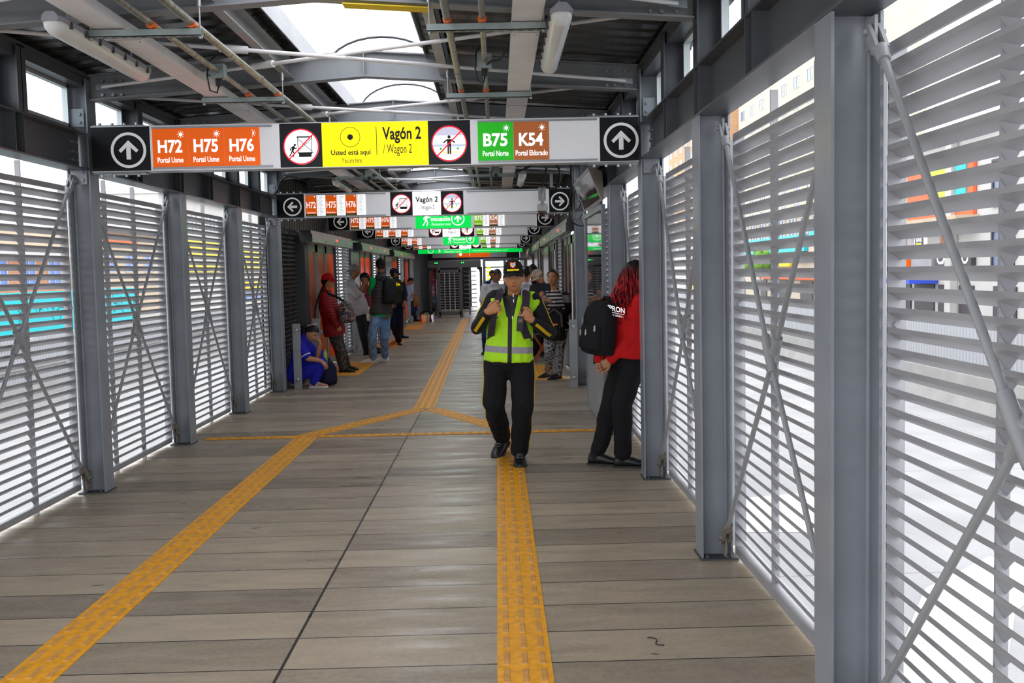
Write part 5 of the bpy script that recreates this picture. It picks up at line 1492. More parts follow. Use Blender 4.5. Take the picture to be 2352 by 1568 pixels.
def backpack(name, label, c, fwd, up, size, mat, group='backpacks', vox=.008, pocket=None, pulls=True, pk=None):
    """fwd points away from the wearer's back"""
    w, h, d = size; f = Vector(fwd).normalized(); u = Vector(up); u = (u - f * u.dot(f)).normalized(); x = f.cross(u); c = Vector(c)
    t = thing(name, label, 'backpack', c, group); P = lambda a, b, e: c + x * a * w + f * b * d + u * e * h
    mb = MB(); mb.loft(oval_rings([(P(0, 0, -.5), x, f, w * .30, d * .25), (P(0, 0, -.46), x, f, w * .47, d * .45), (P(0, .02, -.2), x, f, w * .5, d * .5), (P(0, .0, .15), x, f, w * .49, d * .46), (P(0, -.05, .36), x, f, w * .42, d * .38), (P(0, -.1, .47), x, f, w * .30, d * .26), (P(0, -.12, .5), x, f, w * .15, d * .12)], 24, 3.4))
    finish(remesh(mb, vox, 4), 'body', mat, t, c, .006, 12)
    mb = MB(); mb.loft(oval_rings([(P(0, .42, -.42), x, f, w * .3, d * .1), (P(0, .48, -.36), x, f, w * .4, d * .17), (P(0, .5, -.12), x, f, w * .4, d * .16), (P(0, .44, .06), x, f, w * .34, d * .1)], 20, 3.2))
    finish(remesh(mb, vox, 3), 'front_pocket', pocket or mat, t, c, .004, 12)
    m = MB(); m.tube([P(-.12, -.3, .46), P(-.1, -.36, .56), P(.1, -.36, .56), P(.12, -.3, .46)], .012, 8); m.build('grab_handle', mat, t, c)
    if pulls:
        for a, e in pk or ((-.28, .02), (.05, -.08), (.25, -.1), (.3, .12)):
            m = MB(); q = P(a, .66 if e < .05 else .5, e); m.obox(q, x * .006, f * .004, u * .02); m.tube([q + u * .02, q + u * .03], .003, 6); m.build('zipper_pull', 'zip_metal', t, c)
    return t, P
M('zip_metal', (.7, .68, .62), .3, .7); M('sole_dark', (.02, .02, .022), .6); M('sole_white', (.75, .74, .70), .5)
def hairm(name, a, b, rough=.45, roots=None):
    t = NT(name); o = t.obj()
    n = t.noise(t.scale(o, (60, 60, 14)), 1.0, 4)
    c = t.ramp(n, (.35, a), (.65, b))
    if roots: c = t.mix(t.ramp(t.xyz(o)[2], (0, (0,) * 3), (1, (1,) * 3)) if 0 else t.math('MULTIPLY', t.math('SUBTRACT', t.xyz(o)[2], roots), 9, True), c, (.012, .006, .006))
    t.set(Base_Color=c, Roughness=rough, Specular_IOR_Level=.25); t.bump(n, .5, .006); MATS[name] = t.m
hairm('hair_black', (.006, .005, .005), (.02, .016, .014)); hairm('hair_red', (.02, .003, .004), (.55, .012, .02), .4, 1.52); hairm('hair_grey', (.10, .09, .08), (.35, .32, .28), .6)
def crown(front=.045, side=-.01, back=-.07):
    """scalp region: hairline height in front, over the ears and at the nape"""
    def fn(p):
        if p.y > .045: lim = front + .02 * (1 - min(1, abs(p.x) / .06))
        elif p.y > -.02: lim = side + (front - side) * max(0, (p.y + .02) / .065) ** 1.2
        else: lim = back + (side - back) * max(0, (p.y + .08) / .06) if p.y > -.08 else back
        return p.z > lim
    return fn
# ---------------------------------------------------------------- the people
def floor_pt(px, py, z=0):
    r = wray(px, py); return EYE + r * ((z - 1.6) / r.z)
def joints(Y, **k):
    return {n: (at(v[0], v[1], Y + (v[2] if len(v) > 2 else 0)) if isinstance(v, tuple) else v) for n, v in k.items()}
def ank(px, py, up=.085): return floor_pt(px, py) + UP * up
def root(rig): return Vector((rig.pel.x, rig.pel.y, 0))
BRN = (.56, .245, .105); DRK = (.24, .095, .042); TAN = (.54, .26, .13)
cloth('black_cloth', (.012, .012, .014)); cloth('black_jersey', (.016, .016, .018), .7); cloth('dark_grey', (.035, .034, .038)); cloth('strap_purple', (.045, .035, .05))
cloth('navy', (.012, .013, .035)); cloth('blue_scrub', (.02, .022, .42)); cloth('jeans', (.17, .31, .54), var=.4, sc=12); cloth('dark_jeans', (.02, .05, .16)); cloth('white_shirt', (.62, .63, .66)); cloth('grey_shirt', (.36, .34, .34)); cloth('pink', (.62, .36, .38)); cloth('red_sweater', (.62, .012, .015)); quilted('red_quilt', (.27, .008, .012), 75); cloth('red_cap', (.45, .008, .010)); cloth('maroon', (.16, .015, .04)); cloth('green_shirt', (.0, .42, .09)); cloth('light_blue', (.38, .46, .62)); cloth('beige_cap', (.55, .44, .33)); cloth('tan_bag', (.35, .12, .03))
M('shoe_black', (.010, .010, .011), .42); M('shoe_white', (.72, .70, .66), .5); M('lace', (.3, .3, .3), .7)
# ---- security guard
Y = 8.12
J = joints(Y, pel=(1169, 820, .02), nek=(1178, 678, .02), sh0=(1137, 685, .03), sh1=(1226, 690, .03), el0=(1097, 752, -.02), el1=(1262, 764, -.02), wr0=(1120, 716, -.23), wr1=(1222, 734, -.20),
           hip0=(1142, 830, .02), hip1=(1197, 832, .0), kn0=(1134, 925, .02), kn1=(1203, 926, -.05), che=(1173, 735, .0))
J['an0'] = ank(1155, 1043, .15) + Vector((.0, .04, 0)); J['an1'] = ank(1194, 1061)
R_ = Rig(J, 1.0, 1.0, (0, -1, 0)); org = root(R_)
skin('skin_guard', BRN, scalp=(.02, .015, .012))
HG = (at(1180, 638, Y - .05), (-.03, -1, -.04), (-.03, 0, 1), 1.0)
hd = ({'d': (.80, -.25, .42), 'n': (.25, 1, .1), 'curl': .8, 'thumb': 1, 's': 1.05}, {'d': (-.70, -.25, .60), 'n': (-.2, 1, .1), 'curl': .8, 'thumb': -1, 's': 1.05})
B0 = body('person', 'security guard in a lime hi-vis vest walking along the yellow strip towards the camera', R_, 'skin_guard', org, HG, .0065, hd)
jk = garment(R_, 'jacket', 'black_jersey', B0, org, .020, 2, .9, .06, .008, .010, .055, seed=3)
tr = trousers(R_, 'trousers', 'black_cloth', B0, org, .031, .009, .015, .92, .010, seed=4, sm=3)
def vest_mat():
    t = NT('hi_vis'); o = t.obj(); x, y, z = t.xyz(o)
    n = t.noise(t.scale(o, (6, 6, 2.5)), 1, 3); c = t.ramp(n, (.3, (.40, .82, .0)), (.7, (.56, 1.0, .0)))
    xc = t.math('SUBTRACT', x, t.math('MULTIPLY', t.math('SUBTRACT', z, .8), .035)); ax = t.math('ABSOLUTE', xc)
    zz = t.math('SUBTRACT', z, t.math('MULTIPLY', x, -.06))
    c = t.mix(t.band(zz, .972, .026), c, (.34, .33, .37))
    c = t.mix(t.math('MULTIPLY', t.math('LESS_THAN', ax, .017), t.math('LESS_THAN', y, 0)), c, (.012, .012, .013))
    v = t.math('MULTIPLY', t.math('LESS_THAN', ax, t.math('ADD', .028, t.math('MULTIPLY', t.math('SUBTRACT', z, 1.235), .22))), t.math('GREATER_THAN', z, 1.235))
    c = t.mix(t.math('MULTIPLY', v, t.math('LESS_THAN', y, .1)), c, (.012, .012, .014))
    t.set(Base_Color=c, Roughness=.6, Emission_Color=c, Emission_Strength=.0)
    t.bump(t.noise(t.scale(o, (9, 9, 5)), 1, 3), .5, .03); MATS['hi_vis'] = t.m
vest_mat()
vr = Rig(dict(J, sh0=lerp(J['sh0'], J['sh1'], .08), sh1=lerp(J['sh1'], J['sh0'], .08)), 1.0, 1.0, (0, -1, 0))
garment(vr, 'vest', 'hi_vis', B0, org, .034, 1, .12, .035, .008, .013, seed=6, fat=.008, flare=.014, fs=11, arm_r=.86)
M('stripe_yellow', (.75, .48, .0), .6)
for i, sx in ((0, -1), (1, 1)):
    arm_stripe(R_, i, (sx * .55, -.8, -.75), (.072, .066), (.068, .048), .026, 'stripe_yellow', B0, org, up=False, on=jk)
    arm_stripe(R_, i, (sx * 1, -.35, .1), (.075, .066), (.066, .046), .010, 'stripe_yellow', B0, org, 'sleeve_piping', lo=False, on=jk)
    # trouser piping
    pts = [R_.hip[i] + Vector((sx * .125, -.0, .02)), lerp(R_.hip[i], R_.kn[i], .5) + Vector((sx * .108, -.01, 0)), R_.kn[i] + Vector((sx * .088, -.01, 0)), lerp(R_.kn[i], R_.an[i], .5) + Vector((sx * .086, -.01, 0)), lerp(R_.kn[i], R_.an[i], .88) + Vector((sx * .075, -.01, 0))]
    snap_ribbon(tr, org, pts, .014, .004, 'trouser_piping', 'stripe_yellow', B0)
for an, d, pt, i in ((R_.an0, (-.35, -1), .30, 0), (R_.an1, (.0, -1), 0, 1)):
    o, T = shoe(an, d, B0, org, 'shoe_black', 'sole_dark', 1.22, pt, 'boot', True); laces(T, o, org, 'lace')
o, T = cap(HG, 'black_cloth', B0, org, z0=.042)
g = MB(); g.smooth = True
def on_cap(u, v):   # a spot on the front of the cap dome: u sideways, v height
    a = math.asin(min(1, max(0, v / .112))); rr_ = cos(a) ** .75; return T((u, -.004 + .1065 * rr_ * sqrt(max(0, 1 - (u / (.083 * rr_)) ** 2)), .042 + v))
def patch_on(pts, mat, off=0): g.mat(mat); g.add([on_cap(u, v) + Vector((0, -off, 0)) for u, v in pts], [tuple(range(len(pts)))])
patch_on([(-.022, .088), (.022, .088), (.024, .066), (.016, .05), (0, .042), (-.016, .05), (-.024, .066)], 'sg_orange', .003)
patch_on([(-.014, .082), (.014, .082), (.015, .066), (.009, .055), (0, .05), (-.009, .055), (-.015, .066)], 'sg_white', .005)
patch_on([(-.007, .077), (.007, .077), (.007, .064), (0, .058), (-.007, .064)], 'sg_teal', .006)
g.build('cap_badge', None, o, org, fixn=False)
g = MB(); text(g, 'SEGURIDAD PRIVADA', (-.048, .048, .020, .034), 0, 'sg_yellow', .02); g.v = [on_cap(-v[0], v[2]) + Vector((0, -.004, 0)) for v in g.v]; g.build('cap_lettering', None, o, org, fixn=False)
# zip, chest badge
g = MB(); g.mat('zip_metal')
for q in ((1179, 678), (1180, 690), (1177, 728)): c_ = at(q[0], q[1], Y - .185); g.obox(c_, (.0025, 0, 0), (0, .003, 0), (0, 0, .012))
g.build('zipper_pull', None, B0, org)
g = MB(); c_ = at(1139, 720, Y - .20); text(g, 'BTE', (c_.x - .022, c_.x + .03, c_.z - .004, c_.z + .024), c_.y, 'sg_red', .02); g.mat('sg_ink'); disc(g, c_.x + .0, c_.z - .028, .016, c_.y, 16, .008); g.build('vest_badge', None, B0, org, fixn=False)
# backpack worn by the guard
t = thing('backpack', 'dark purple backpack worn by the security guard, straps over his vest', 'backpack', (J['pel'].x, Y + .22, 1.15), 'backpacks'); bc = Vector((J['pel'].x, Y + .22, 1.15))
mb = MB(); X_, Y_ = Vector((1, 0, 0)), Vector((0, 1, 0))
mb.loft(oval_rings([(bc + UP * -.24, X_, Y_, .1, .05), (bc + UP * -.2, X_, Y_, .15, .09), (bc, X_, Y_, .16, .1), (bc + UP * .17, X_, Y_, .14, .08), (bc + UP * .23, X_, Y_, .08, .04)], 20, 3)); finish(remesh(mb, .012, 3), 'body', 'strap_purple', t, bc, .005)
for q in (((1146, 664, .1), (1150, 667, -.04), (1148, 675, -.14), (1143, 690, -.19), (1138, 706, -.205), (1133, 725, -.20), (1131, 745, -.175), (1128, 765, -.12), (1127, 782, -.02)), ((1212, 668, .1), (1208, 671, -.04), (1209, 680, -.14), (1208, 697, -.19), (1203, 714, -.205), (1199, 732, -.20), (1204, 755, -.17), (1211, 772, -.12), (1217, 786, -.02))):
    ribbon([at(a, b, Y + c) for a, b, c in q], (0, -1, .25), .062 if q[0][0] > 1200 else .055, .010, 'shoulder_strap', 'strap_purple', t, bc)
t = thing('two_way_radio', 'black hand-held radio clipped to the guard backpack strap', 'radio', at(1195, 740, Y - .225)); rc = at(1195, 740, Y - .225)
m = MB(); m.obox((0, 0, -.01), (.026, 0, -.004), (0, .014, 0), (.006, 0, .06)); m.build('case', 'black', t, bevel=.004)
m = MB(); m.cyl((.012, 0, .05), (.018, 0, .12), .007, 8); m.build('antenna', 'rubber', t)
m = MB()
for a in range(3):
    for b in range(4): m.obox((-.016 + .014 * a - .004 * b * .1, -.015, -.058 + .014 * b), (.0045, 0, 0), (0, .001, 0), (0, 0, .0035))
m.build('keypad', 'dark_grey', t); m = MB(); m.obox((.001, -.015, .015), (.017, 0, 0), (0, .001, 0), (0, 0, .012)); m.build('display', 'screen_glass', t)
# ---- woman in a red sweater
Y = 7.98
f_ = Vector((.86, .5, 0)).normalized(); sr = Vector((f_.y, -f_.x, 0))   # her right-hand side points towards the camera
def W(px, py, dy=0): return at(px, py, Y + dy)
shm = W(1441, 694); pl = W(1443, 812)
J = dict(pel=pl, nek=W(1452, 676), sh0=shm - sr * .17, sh1=shm + sr * .17, che=W(1440, 730))
J.update(el1=W(1455, 776, -.12), wr1=W(1402, 826, -.12), el0=W(1405, 772, .18), wr0=W(1376, 826, -.02), hip0=pl - sr * .08 - UP * .07, hip1=pl + sr * .08 - UP * .07)
J['kn0'] = W(1403, 935, .1); J['kn1'] = W(1430, 928, -.05); J['an0'] = ank(1372, 1066) ; J['an1'] = ank(1432, 1072)
R_ = Rig(J, .97, 1.0, f_); org = root(R_)
skin('skin_tan', TAN)
HW = (W(1462, 640), (.93, .36, -.05), (0, 0, 1), 1.0)
hd = ({'d': (.35, -.35, -.75), 'n': (.2, -1, .1), 'curl': .45, 'thumb': 1}, {'d': (-.8, -.15, -.5), 'n': (-.3, -1, -.2), 'curl': .55, 'thumb': -1})
B1 = body('person', 'woman in a red sweater with long red curly hair, hands clasped behind her back', R_, 'skin_tan', org, HW, .008, hd)
garment(R_, 'sweater', 'red_sweater', B1, org, .026, 2, .95, .035, .009, .011, .03, seed=11, arm_r=1.05, fat=.03, flare=.022)
trousers(R_, 'trousers', 'black_cloth', B1, org, .026, .009, .013, .90, .004, seed=12, thigh=.9, waist=False)
for an, d in ((R_.an0, (.95, -.25)), (R_.an1, (.98, -.12))):
    o, T = shoe(an, d, B1, org, 'shoe_black', 'sole_dark', 1.08, 0, 'sneaker'); laces(T, o, org, 'lace')
g = MB(); c_ = W(1418, 716, -.21); text(g, 'IPRON', (-.075, .06, 0, .042), 0, 'sg_text', .012); text(g, '- SIN. LÍDERO -', (-.06, .052, -.036, -.018), 0, 'sg_text'); g.mat('sg_text'); rect(g, -.07, .055, -.012, -.009, 0)
ca, sa = cos(.30), sin(.30); g.v = [(c_.x + v[0] * ca, c_.y + v[0] * sa * -.4, c_.z + v[2] - v[0] * .22) for v in g.v]; g.build('sweater_lettering', None, B1, org, fixn=False)
c_, Rh = head_frame(*HW[:3]); mb = MB(); rr = random.Random(4)
mb.ball(c_ + UP * .02 - f_ * .015, (.105, .105, .135), 16, 12)
hair_o = []
m = MB(); m.smooth = True
for k in range(120):
    a = rr.uniform(-2.6, 2.0); e = rr.uniform(.15, 1.35)
    base = c_ + Rh @ Vector((.095 * cos(e) * sin(a + pi), .1 * cos(e) * cos(a + pi), .04 + .1 * sin(e)))
    out = (base - c_); out.z = 0; out = out.normalized() if out.length > 1e-3 else -f_
    L = rr.uniform(.30, .46); ph = rr.uniform(0, 6); am = rr.uniform(.014, .03); pts = []
    for q in range(12):
        s_ = q / 11; sp = out * (.035 * s_ ** .5 + .045 * s_ * rr.uniform(.5, 1)); tw = ortho(UP + out * .01)
        pts.append(base + sp - UP * L * s_ ** 1.25 + (tw[0] * cos(ph + 11 * s_) + tw[1] * sin(ph + 11 * s_)) * am * s_ ** .5 + (-f_ * .05 - X_ * .03) * s_)
    m.tube(pts, [rr.uniform(.007, .011) * (1 - .6 * (q / 11) ** 2) for q in range(12)], 6)
mb.loft(oval_rings([(c_ + UP * .09, sr, f_, .07, .07), (c_ - f_ * .02, sr, f_, .10, .09), (c_ - UP * .12 - f_ * .05, sr, f_, .12, .075), (c_ - UP * .24 - f_ * .08 - X_ * .02, sr, f_, .115, .06), (c_ - UP * .30 - f_ * .09 - X_ * .03, sr, f_, .07, .035)], 18))
ho = finish(remesh(mb, .01, 3), 'hair', 'hair_red', B1, org, .014, 26, (1, 1, .5)); m.build('curls', 'hair_red', ho, org)
t, P = backpack('backpack', 'black backpack with metal zip pulls on the back of the red-sweater woman', W(1376, 752, -.10), (-.80, -.60, 0), (.16, 0, 1), (.30, .43, .19), 'black_cloth', vox=.007)
for a in (-.3, .3):
    ribbon([P(a, -.42, .42), P(a, -.62, .5), P(a, -1.1, .46), P(a * 1.1, -1.5, .25), P(a * 1.2, -1.3, -.2), P(a, -.5, -.42)], [f_ * -1 + UP, UP, UP + f_ * .5, f_, f_, f_], .055, .012, 'shoulder_strap', 'black_cloth', t, W(1376, 752, -.10))
ribbon([P(.4, -.42, -.3), P(.46, -.5, -.45), P(.5, -.55, -.75)], f_, .022, .004, 'strap_tail', 'dark_grey', t, W(1376, 752, -.10))
# ---- generic bystander
def stander(label, Y, f, J, skinname, top, bot, shoes=None, head=None, scale=1.0, bulk=1.0, vox=.012, sleeve=2, cut=.95, infl=.016, hands=None, hair='hair_black', hairfn=None, sh_s=1.0, fat=0, bust=0, collar=.02, hem=.08, b_infl=.014, sole='sole_dark', seed=1, vs=None, legs=True, fold=.008, age=0, b_cut=.98, **kw):
    rig = Rig(J, scale, bulk, f); org = root(rig)
    B = body('person', label, rig, skinname, org, head, vox * .85, hands or ({}, {}), legs)
    if top: garment(rig, kw.get('top_name', 'shirt'), top, B, org, infl, sleeve, cut, hem, vox, fold, collar, fat, bust, seed, arm_r=kw.get('arm_r', 1))
    if legs:
        if bot: trousers(rig, kw.get('bot_name', 'trousers'), bot, B, org, b_infl, vox, fold, b_cut, kw.get('flare', .004), seed + 1)
        for an, d in zip(rig.an, shoes or (f, f)): shoe(an, d, B, org, kw.get('shoe_mat', 'shoe_black'), sole, sh_s)
    if hair: shell(head, 'hair', hair, B, org, hairfn or crown(), kw.get('hair_t', .010), .002)
    return B, rig, org
skin('skin_dark', DRK, scalp=(.02, .015, .012)); skin('skin_brown', (.36, .15, .068), scalp=(.02, .015, .012)); skin('skin_old', (.50, .235, .11), old=1); skin('skin_woman', (.47, .215, .105))
# ---- old woman on the right
Y = 14.5
J = joints(Y, pel=(1277, 745, .05), nek=(1276, 668, .02), sh0=(1256, 678, .0), sh1=(1298, 680, .05), el0=(1251, 712, -.06), el1=(1303, 713, .0), wr0=(1246, 686, -.22), wr1=(1262, 690, -.24), hip0=(1266, 752, .05), hip1=(1288, 753, .08), kn0=(1263, 806, .0), kn1=(1284, 806, .05))
J['an0'] = ank(1262, 866); J['an1'] = ank(1282, 870)
HO = (at(1270, 638, Y - .04), (-.38, -1, -.05), (0, 0, 1), 1.02)
pattern('swirl_pants', [(.02, .02, .025), (.45, .45, .47), (.03, .03, .035), (.6, .6, .62)], 22, 'noise')
def striped(nm, c1, c2, per, wd):
    t = NT(nm); o = t.obj(); z = t.xyz(o)[2]
    t.set(Base_Color=t.mix(t.math('LESS_THAN', t.math('FRACT', t.math('DIVIDE', z, per)), wd), c1, c2), Roughness=.8); MATS[nm] = t.m
striped('striped_shirt', (.015, .015, .05), (.65, .60, .52), .052, .5)
B2, rg, org = stander('old woman in a navy jacket and striped shirt holding a black bag in front', Y, (-.45, -1, 0), J, 'skin_old', 'striped_shirt', 'swirl_pants', ((-.8, -.6), (-.75, -.65)), HO, .96, 1.08, .010, sleeve=1, cut=.6, fat=.03, bust=.02, b_infl=.024, hairfn=crown(.070, .012, -.075), hair_t=.006, hands=({'curl': .9, 'd': (-.3, -.5, .8)}, {'curl': .6, 'd': (-.8, -.2, .3), 'thumb': -1}), seed=21, b_cut=.95)
mb = MB()
for i in (0, 1): rg.arm(mb, i, .026, 2, .8)
mb.loft(oval_rings(rg.spine(infl=.03, hem=.1, fat=.03)[1:-1]))
def jacket_mat():
    t = NT('navy_jacket'); o = t.obj(); x, y, z = t.xyz(o)
    c = t.mix(t.band(z, 1.19, .055), (.012, .012, .03), (.27, .30, .34)); c = t.mix(t.math('LESS_THAN', z, 1.135), c, (.01, .01, .014))
    front = t.math('MULTIPLY', t.math('LESS_THAN', y, -.02), t.math('LESS_THAN', t.math('ADD', x, t.math('MULTIPLY', y, .4)), .055))
    ring = t.math('MULTIPLY', front, t.math('GREATER_THAN', x, -.14))
    st_ = t.mix(t.math('LESS_THAN', t.math('FRACT', t.math('DIVIDE', z, .052)), .5), (.015, .015, .05), (.65, .60, .52))
    t.set(Base_Color=t.mix(ring, c, st_), Roughness=.75); t.bump(t.noise(o, 16, 4), .25, .02); MATS['navy_jacket'] = t.m
jacket_mat(); finish(remesh(mb, .010, 3), 'jacket', 'navy_jacket', B2, org, .008, 9, seed=5)
for s_ in (0,): pass
pattern('red_trim', [(.02, .02, .02), (.5, .06, .03), (.4, .4, .4), (.03, .03, .04)], 60)
t, P = backpack('backpack', 'black backpack with red floral trim held in front of the old woman', at(1277, 742, Y - .20), (-.35, -1, 0), (0, 0, 1), (.26, .50, .14), 'black_cloth', pulls=False, vox=.010)
ribbon([P(-.42, .5, -.1), P(-.40, .52, .25), P(0, .54, .42), P(.40, .52, .25), P(.43, .5, -.3)], (-.35, -1, 0), .03, .012, 'floral_trim', 'red_trim', t, at(1277, 742, Y - .20))
ribbon([P(-.2, .72, -.02), P(.15, .72, -.02)], (-.35, -1, 0), .022, .01, 'red_tag', 'orange_cap', t, at(1277, 742, Y - .20))
g = MB(); g.mat('orange_cap'); e_ = P(.0, .78, -.28)
for k in range(4): disc(g, e_.x - .03 + .02 * k, e_.z + .02 * (k % 2), .012, e_.y, 10, .008)
disc(g, e_.x, e_.z - .02, .018, e_.y, 12, .012); g.build('emblem', None, t, at(1277, 742, Y - .20), fixn=False)
# ---- seated woman in blue scrubs
Y = 14.35
J = joints(Y, pel=(681, 857, .12), nek=(700, 775, .0), sh0=(704, 788, .22), sh1=(689, 790, -.13), el0=(730, 818, .1), el1=(706, 822, -.17), wr0=(735, 786, .05), wr1=(738, 828, -.14), hip0=(686, 862, .16), hip1=(681, 866, -.0), kn0=(741, 817, .18), kn1=(739, 833, -.06))
J['an0'] = ank(726, 884) + Vector((0, .12, 0)); J['an1'] = ank(722, 889)
HB = (at(716, 766, Y - .02), (.83, -.42, -.62), (.45, -.1, .9), 1.0)
B3, rg, org = stander('young woman in blue scrubs crouching low against the louvres, forehead on her hand', Y, (.95, -.3, 0), J, 'skin_woman', 'blue_scrub', 'blue_scrub', ((.97, -.2), (.98, -.15)), HB, .97, 1.0, .010, sleeve=1, cut=.8, hands=({'d': (-.35, -.1, .9), 'n': (-1, 0, .1), 'curl': .25}, {'d': (.7, -.1, -.7), 'curl': .4}), shoe_mat='shoe_rose', sole='sole_white', hairfn=crown(.055, .0, -.1), hair_t=.008, seed=31, b_infl=.026, infl=.022) if M('shoe_rose', (.45, .22, .16), .6) else None
m = MB(); c_, Rh = head_frame(*HB[:3])
m.tube([c_ + Rh @ Vector(v) for v in ((0, -.10, .03), (0, -.15, .02), (.0, -.19, -.05))] + [at(692, 800, Y + .05), at(681, 830, Y + .05), at(674, 850, Y + .05)], [.03, .035, .042, .045, .035, .012], 12); m.build('ponytail', 'hair_black', B3, org)
for (a, b, i) in ((1, 1, 1),):
    e = lerp(rg.sh[i], rg.el[i], .8); d = (rg.el[i] - rg.sh[i]).normalized(); mm = MB(); mm.cyl(e - d * .006, e + d * .006, .074, 16); mm.build('white_cuff_trim', 'white', B3, org)
mm = MB()
for k in range(3): q = Vector(rg.an1) + Vector((.04 + .024 * k, -.044, -.035)); mm.obox(q, (.006, 0, 0), (0, .003, 0), (-.012, 0, .028))
mm.build('shoe_stripes', 'white', B3, org)
t, P = backpack('backpack', 'dark blue-black backpack on the floor by the feet of the woman in blue', floor_pt(752, 887) + Vector((0, .08, .19)), (.6, -.8, 0), (-.05, 0, 1), (.26, .36, .18), 'navy', vox=.011, pulls=False)
m = MB(); m.lathe((0, 0, 0), [(.001, 0), (.03, .005), (.032, .13), (.022, .16), (.014, .17), (.016, .175), (.016, .195), (.001, .196)], 14); M('bottle_green', (.35, .45, .05), .3); tag(m.build('bottle', 'bottle_green', loc=P(.2, .3, .42)), 'small bottle with a yellow cap sticking out of the floor backpack', 'bottle')
# ---- woman in red jacket and cap
Y = 16.45
J = joints(Y, pel=(766, 752, .05), nek=(749, 668, .02), sh0=(752, 679, .18), sh1=(746, 681, -.15), el0=(770, 716, .2), el1=(757, 716, -.2), wr0=(779, 745, .1), wr1=(774, 748, -.14), hip0=(769, 757, .11), hip1=(766, 759, -.02), kn0=(783, 802, .12), kn1=(779, 802, -.03))
J['an0'] = ank(795, 852) + Vector((0, .14, 0)); J['an1'] = ank(789, 855)
HR = (at(754, 646, Y), (1, -.12, .02), (0, 0, 1), 1.02)
pattern('floral_dark', [(.012, .012, .014), (.35, .30, .22), (.30, .04, .05), (.05, .15, .10), (.015, .015, .02), (.02, .02, .02)], 24)
pattern('floral_white', [(.03, .03, .04), (.75, .72, .70), (.75, .12, .03), (.03, .03, .05), (.7, .3, .1), (.7, .68, .66)], 20)
B4, rg, org = stander('woman in a dark red quilted jacket, red cap and floral trousers, seen from the side', Y, (1, -.1, 0), J, 'skin_old', 'red_quilt', 'floral_dark', ((.98, -.2), (.98, -.15)), HR, .98, 1.1, .011, infl=.032, hem=.12, fat=.03, hairfn=lambda p: p.z < .03 and crown(.03, -.03, -.1)(p), seed=41, b_infl=.024, collar=.06, top_name='jacket', hair='hair_black', fold=.013)
cap(HR, 'red_cap', B4, org, z0=.026)
m = MB(); m.tube([at(744, 655, Y + .0), at(736, 672, Y - .1), at(729, 690, Y - .14), at(724, 715, Y - .16), at(722, 735, Y - .16)], [.022, .02, .016, .011, .004], 10); m.build('braid', 'hair_black', B4, org)
t, P = backpack('shoulder_bag', 'red and white floral bag hanging in front of the red-jacket woman', at(796, 716, Y - .1), (.9, -.4, 0), (.1, 0, 1), (.26, .36, .20), 'floral_white', 'bags', pocket='floral_white', pulls=False, vox=.012)
ribbon([P(-.1, -.3, .48), at(775, 682, Y - .22), at(755, 674, Y - .19), at(748, 668, Y - .05)], (.2, -1, .3), .04, .01, 'shoulder_strap', 'black_cloth', t, at(796, 716, Y - .1))
# ---- man drinking in grey shirt
Y = 19.85
J = joints(Y, pel=(825, 714, .05), nek=(806, 642, .02), sh0=(807, 652, .2), sh1=(802, 654, -.17), el0=(832, 673, .15), el1=(824, 676, -.22), wr0=(842, 650, .0), wr1=(838, 649, -.14), hip0=(828, 719, .12), hip1=(825, 720, -.03), kn0=(838, 763, .1), kn1=(834, 764, -.04))
J['an0'] = ank(857, 812) + Vector((0, .1, 0)); J['an1'] = ank(843, 815)
HD = (at(815, 622, Y), (1, -.15, .05), (0, 0, 1), 1.08)
stB, rg, org = stander('man in a pale grey polo shirt raising a drink to his mouth, cap on backwards', Y, (1, -.15, 0), J, 'skin_dark', 'grey_shirt', 'black_cloth', ((.98, -.2), (.98, -.15)), HD, 1.05, 1.15, .012, sleeve=1, cut=.95, fat=.06, infl=.022, hair=None, seed=51, hands=({'curl': .8, 'd': (.1, 0, 1)}, {'curl': .9, 'd': (.2, .1, 1)}))
cloth('camo_grey', (.18, .17, .15), var=.6, sc=30); cap(HD, 'camo_grey', stB, org, z0=.02, back=True)
m = MB(); m.lathe(at(842, 634, Y - .1), [(.001, -.05), (.024, -.05), (.028, .05), (.001, .05)], 12, (.7, 0, .7)); tag(m.build('drink_cup', 'black', org=at(842, 634, Y - .1)), 'small dark cup in the raised hand of the grey-shirt man', 'cup')
# ---- man behind him in maroon
Y = 20.9
J = joints(Y, pel=(843, 712, .0), nek=(839, 655, 0), sh0=(836, 664, .18), sh1=(842, 664, -.15), el0=(843, 692, .15), el1=(843, 693, -.2), wr0=(849, 682, .05), wr1=(849, 684, -.2), hip0=(843, 717, .08), hip1=(845, 717, -.06), kn0=(846, 760, .08), kn1=(848, 760, -.06))
J['an0'] = ank(853, 803); J['an1'] = ank(857, 804)
HM = (at(838, 640, Y), (.95, -.3, -.1), (0, 0, 1), 1.02)
B6, rg, org = stander('person in a maroon top and dark cap half hidden behind the man drinking', Y, (.95, -.3, 0), J, 'skin_dark', 'maroon', 'black_cloth', None, HM, .98, 1, .014, sleeve=1, hair=None, seed=61)
cap(HM, 'black_cloth', B6, org, z0=.02)
t, P = backpack('shoulder_bag', 'pale floral bag between the man drinking and the man in jeans', at(848, 720, Y - .3), (.9, -.4, 0), (0, 0, 1), (.22, .3, .12), 'floral_pale', 'bags', pulls=False, vox=.014) if pattern('floral_pale', [(.7, .62, .5), (.4, .15, .1), (.6, .55, .4)], 24) else (0, 0)
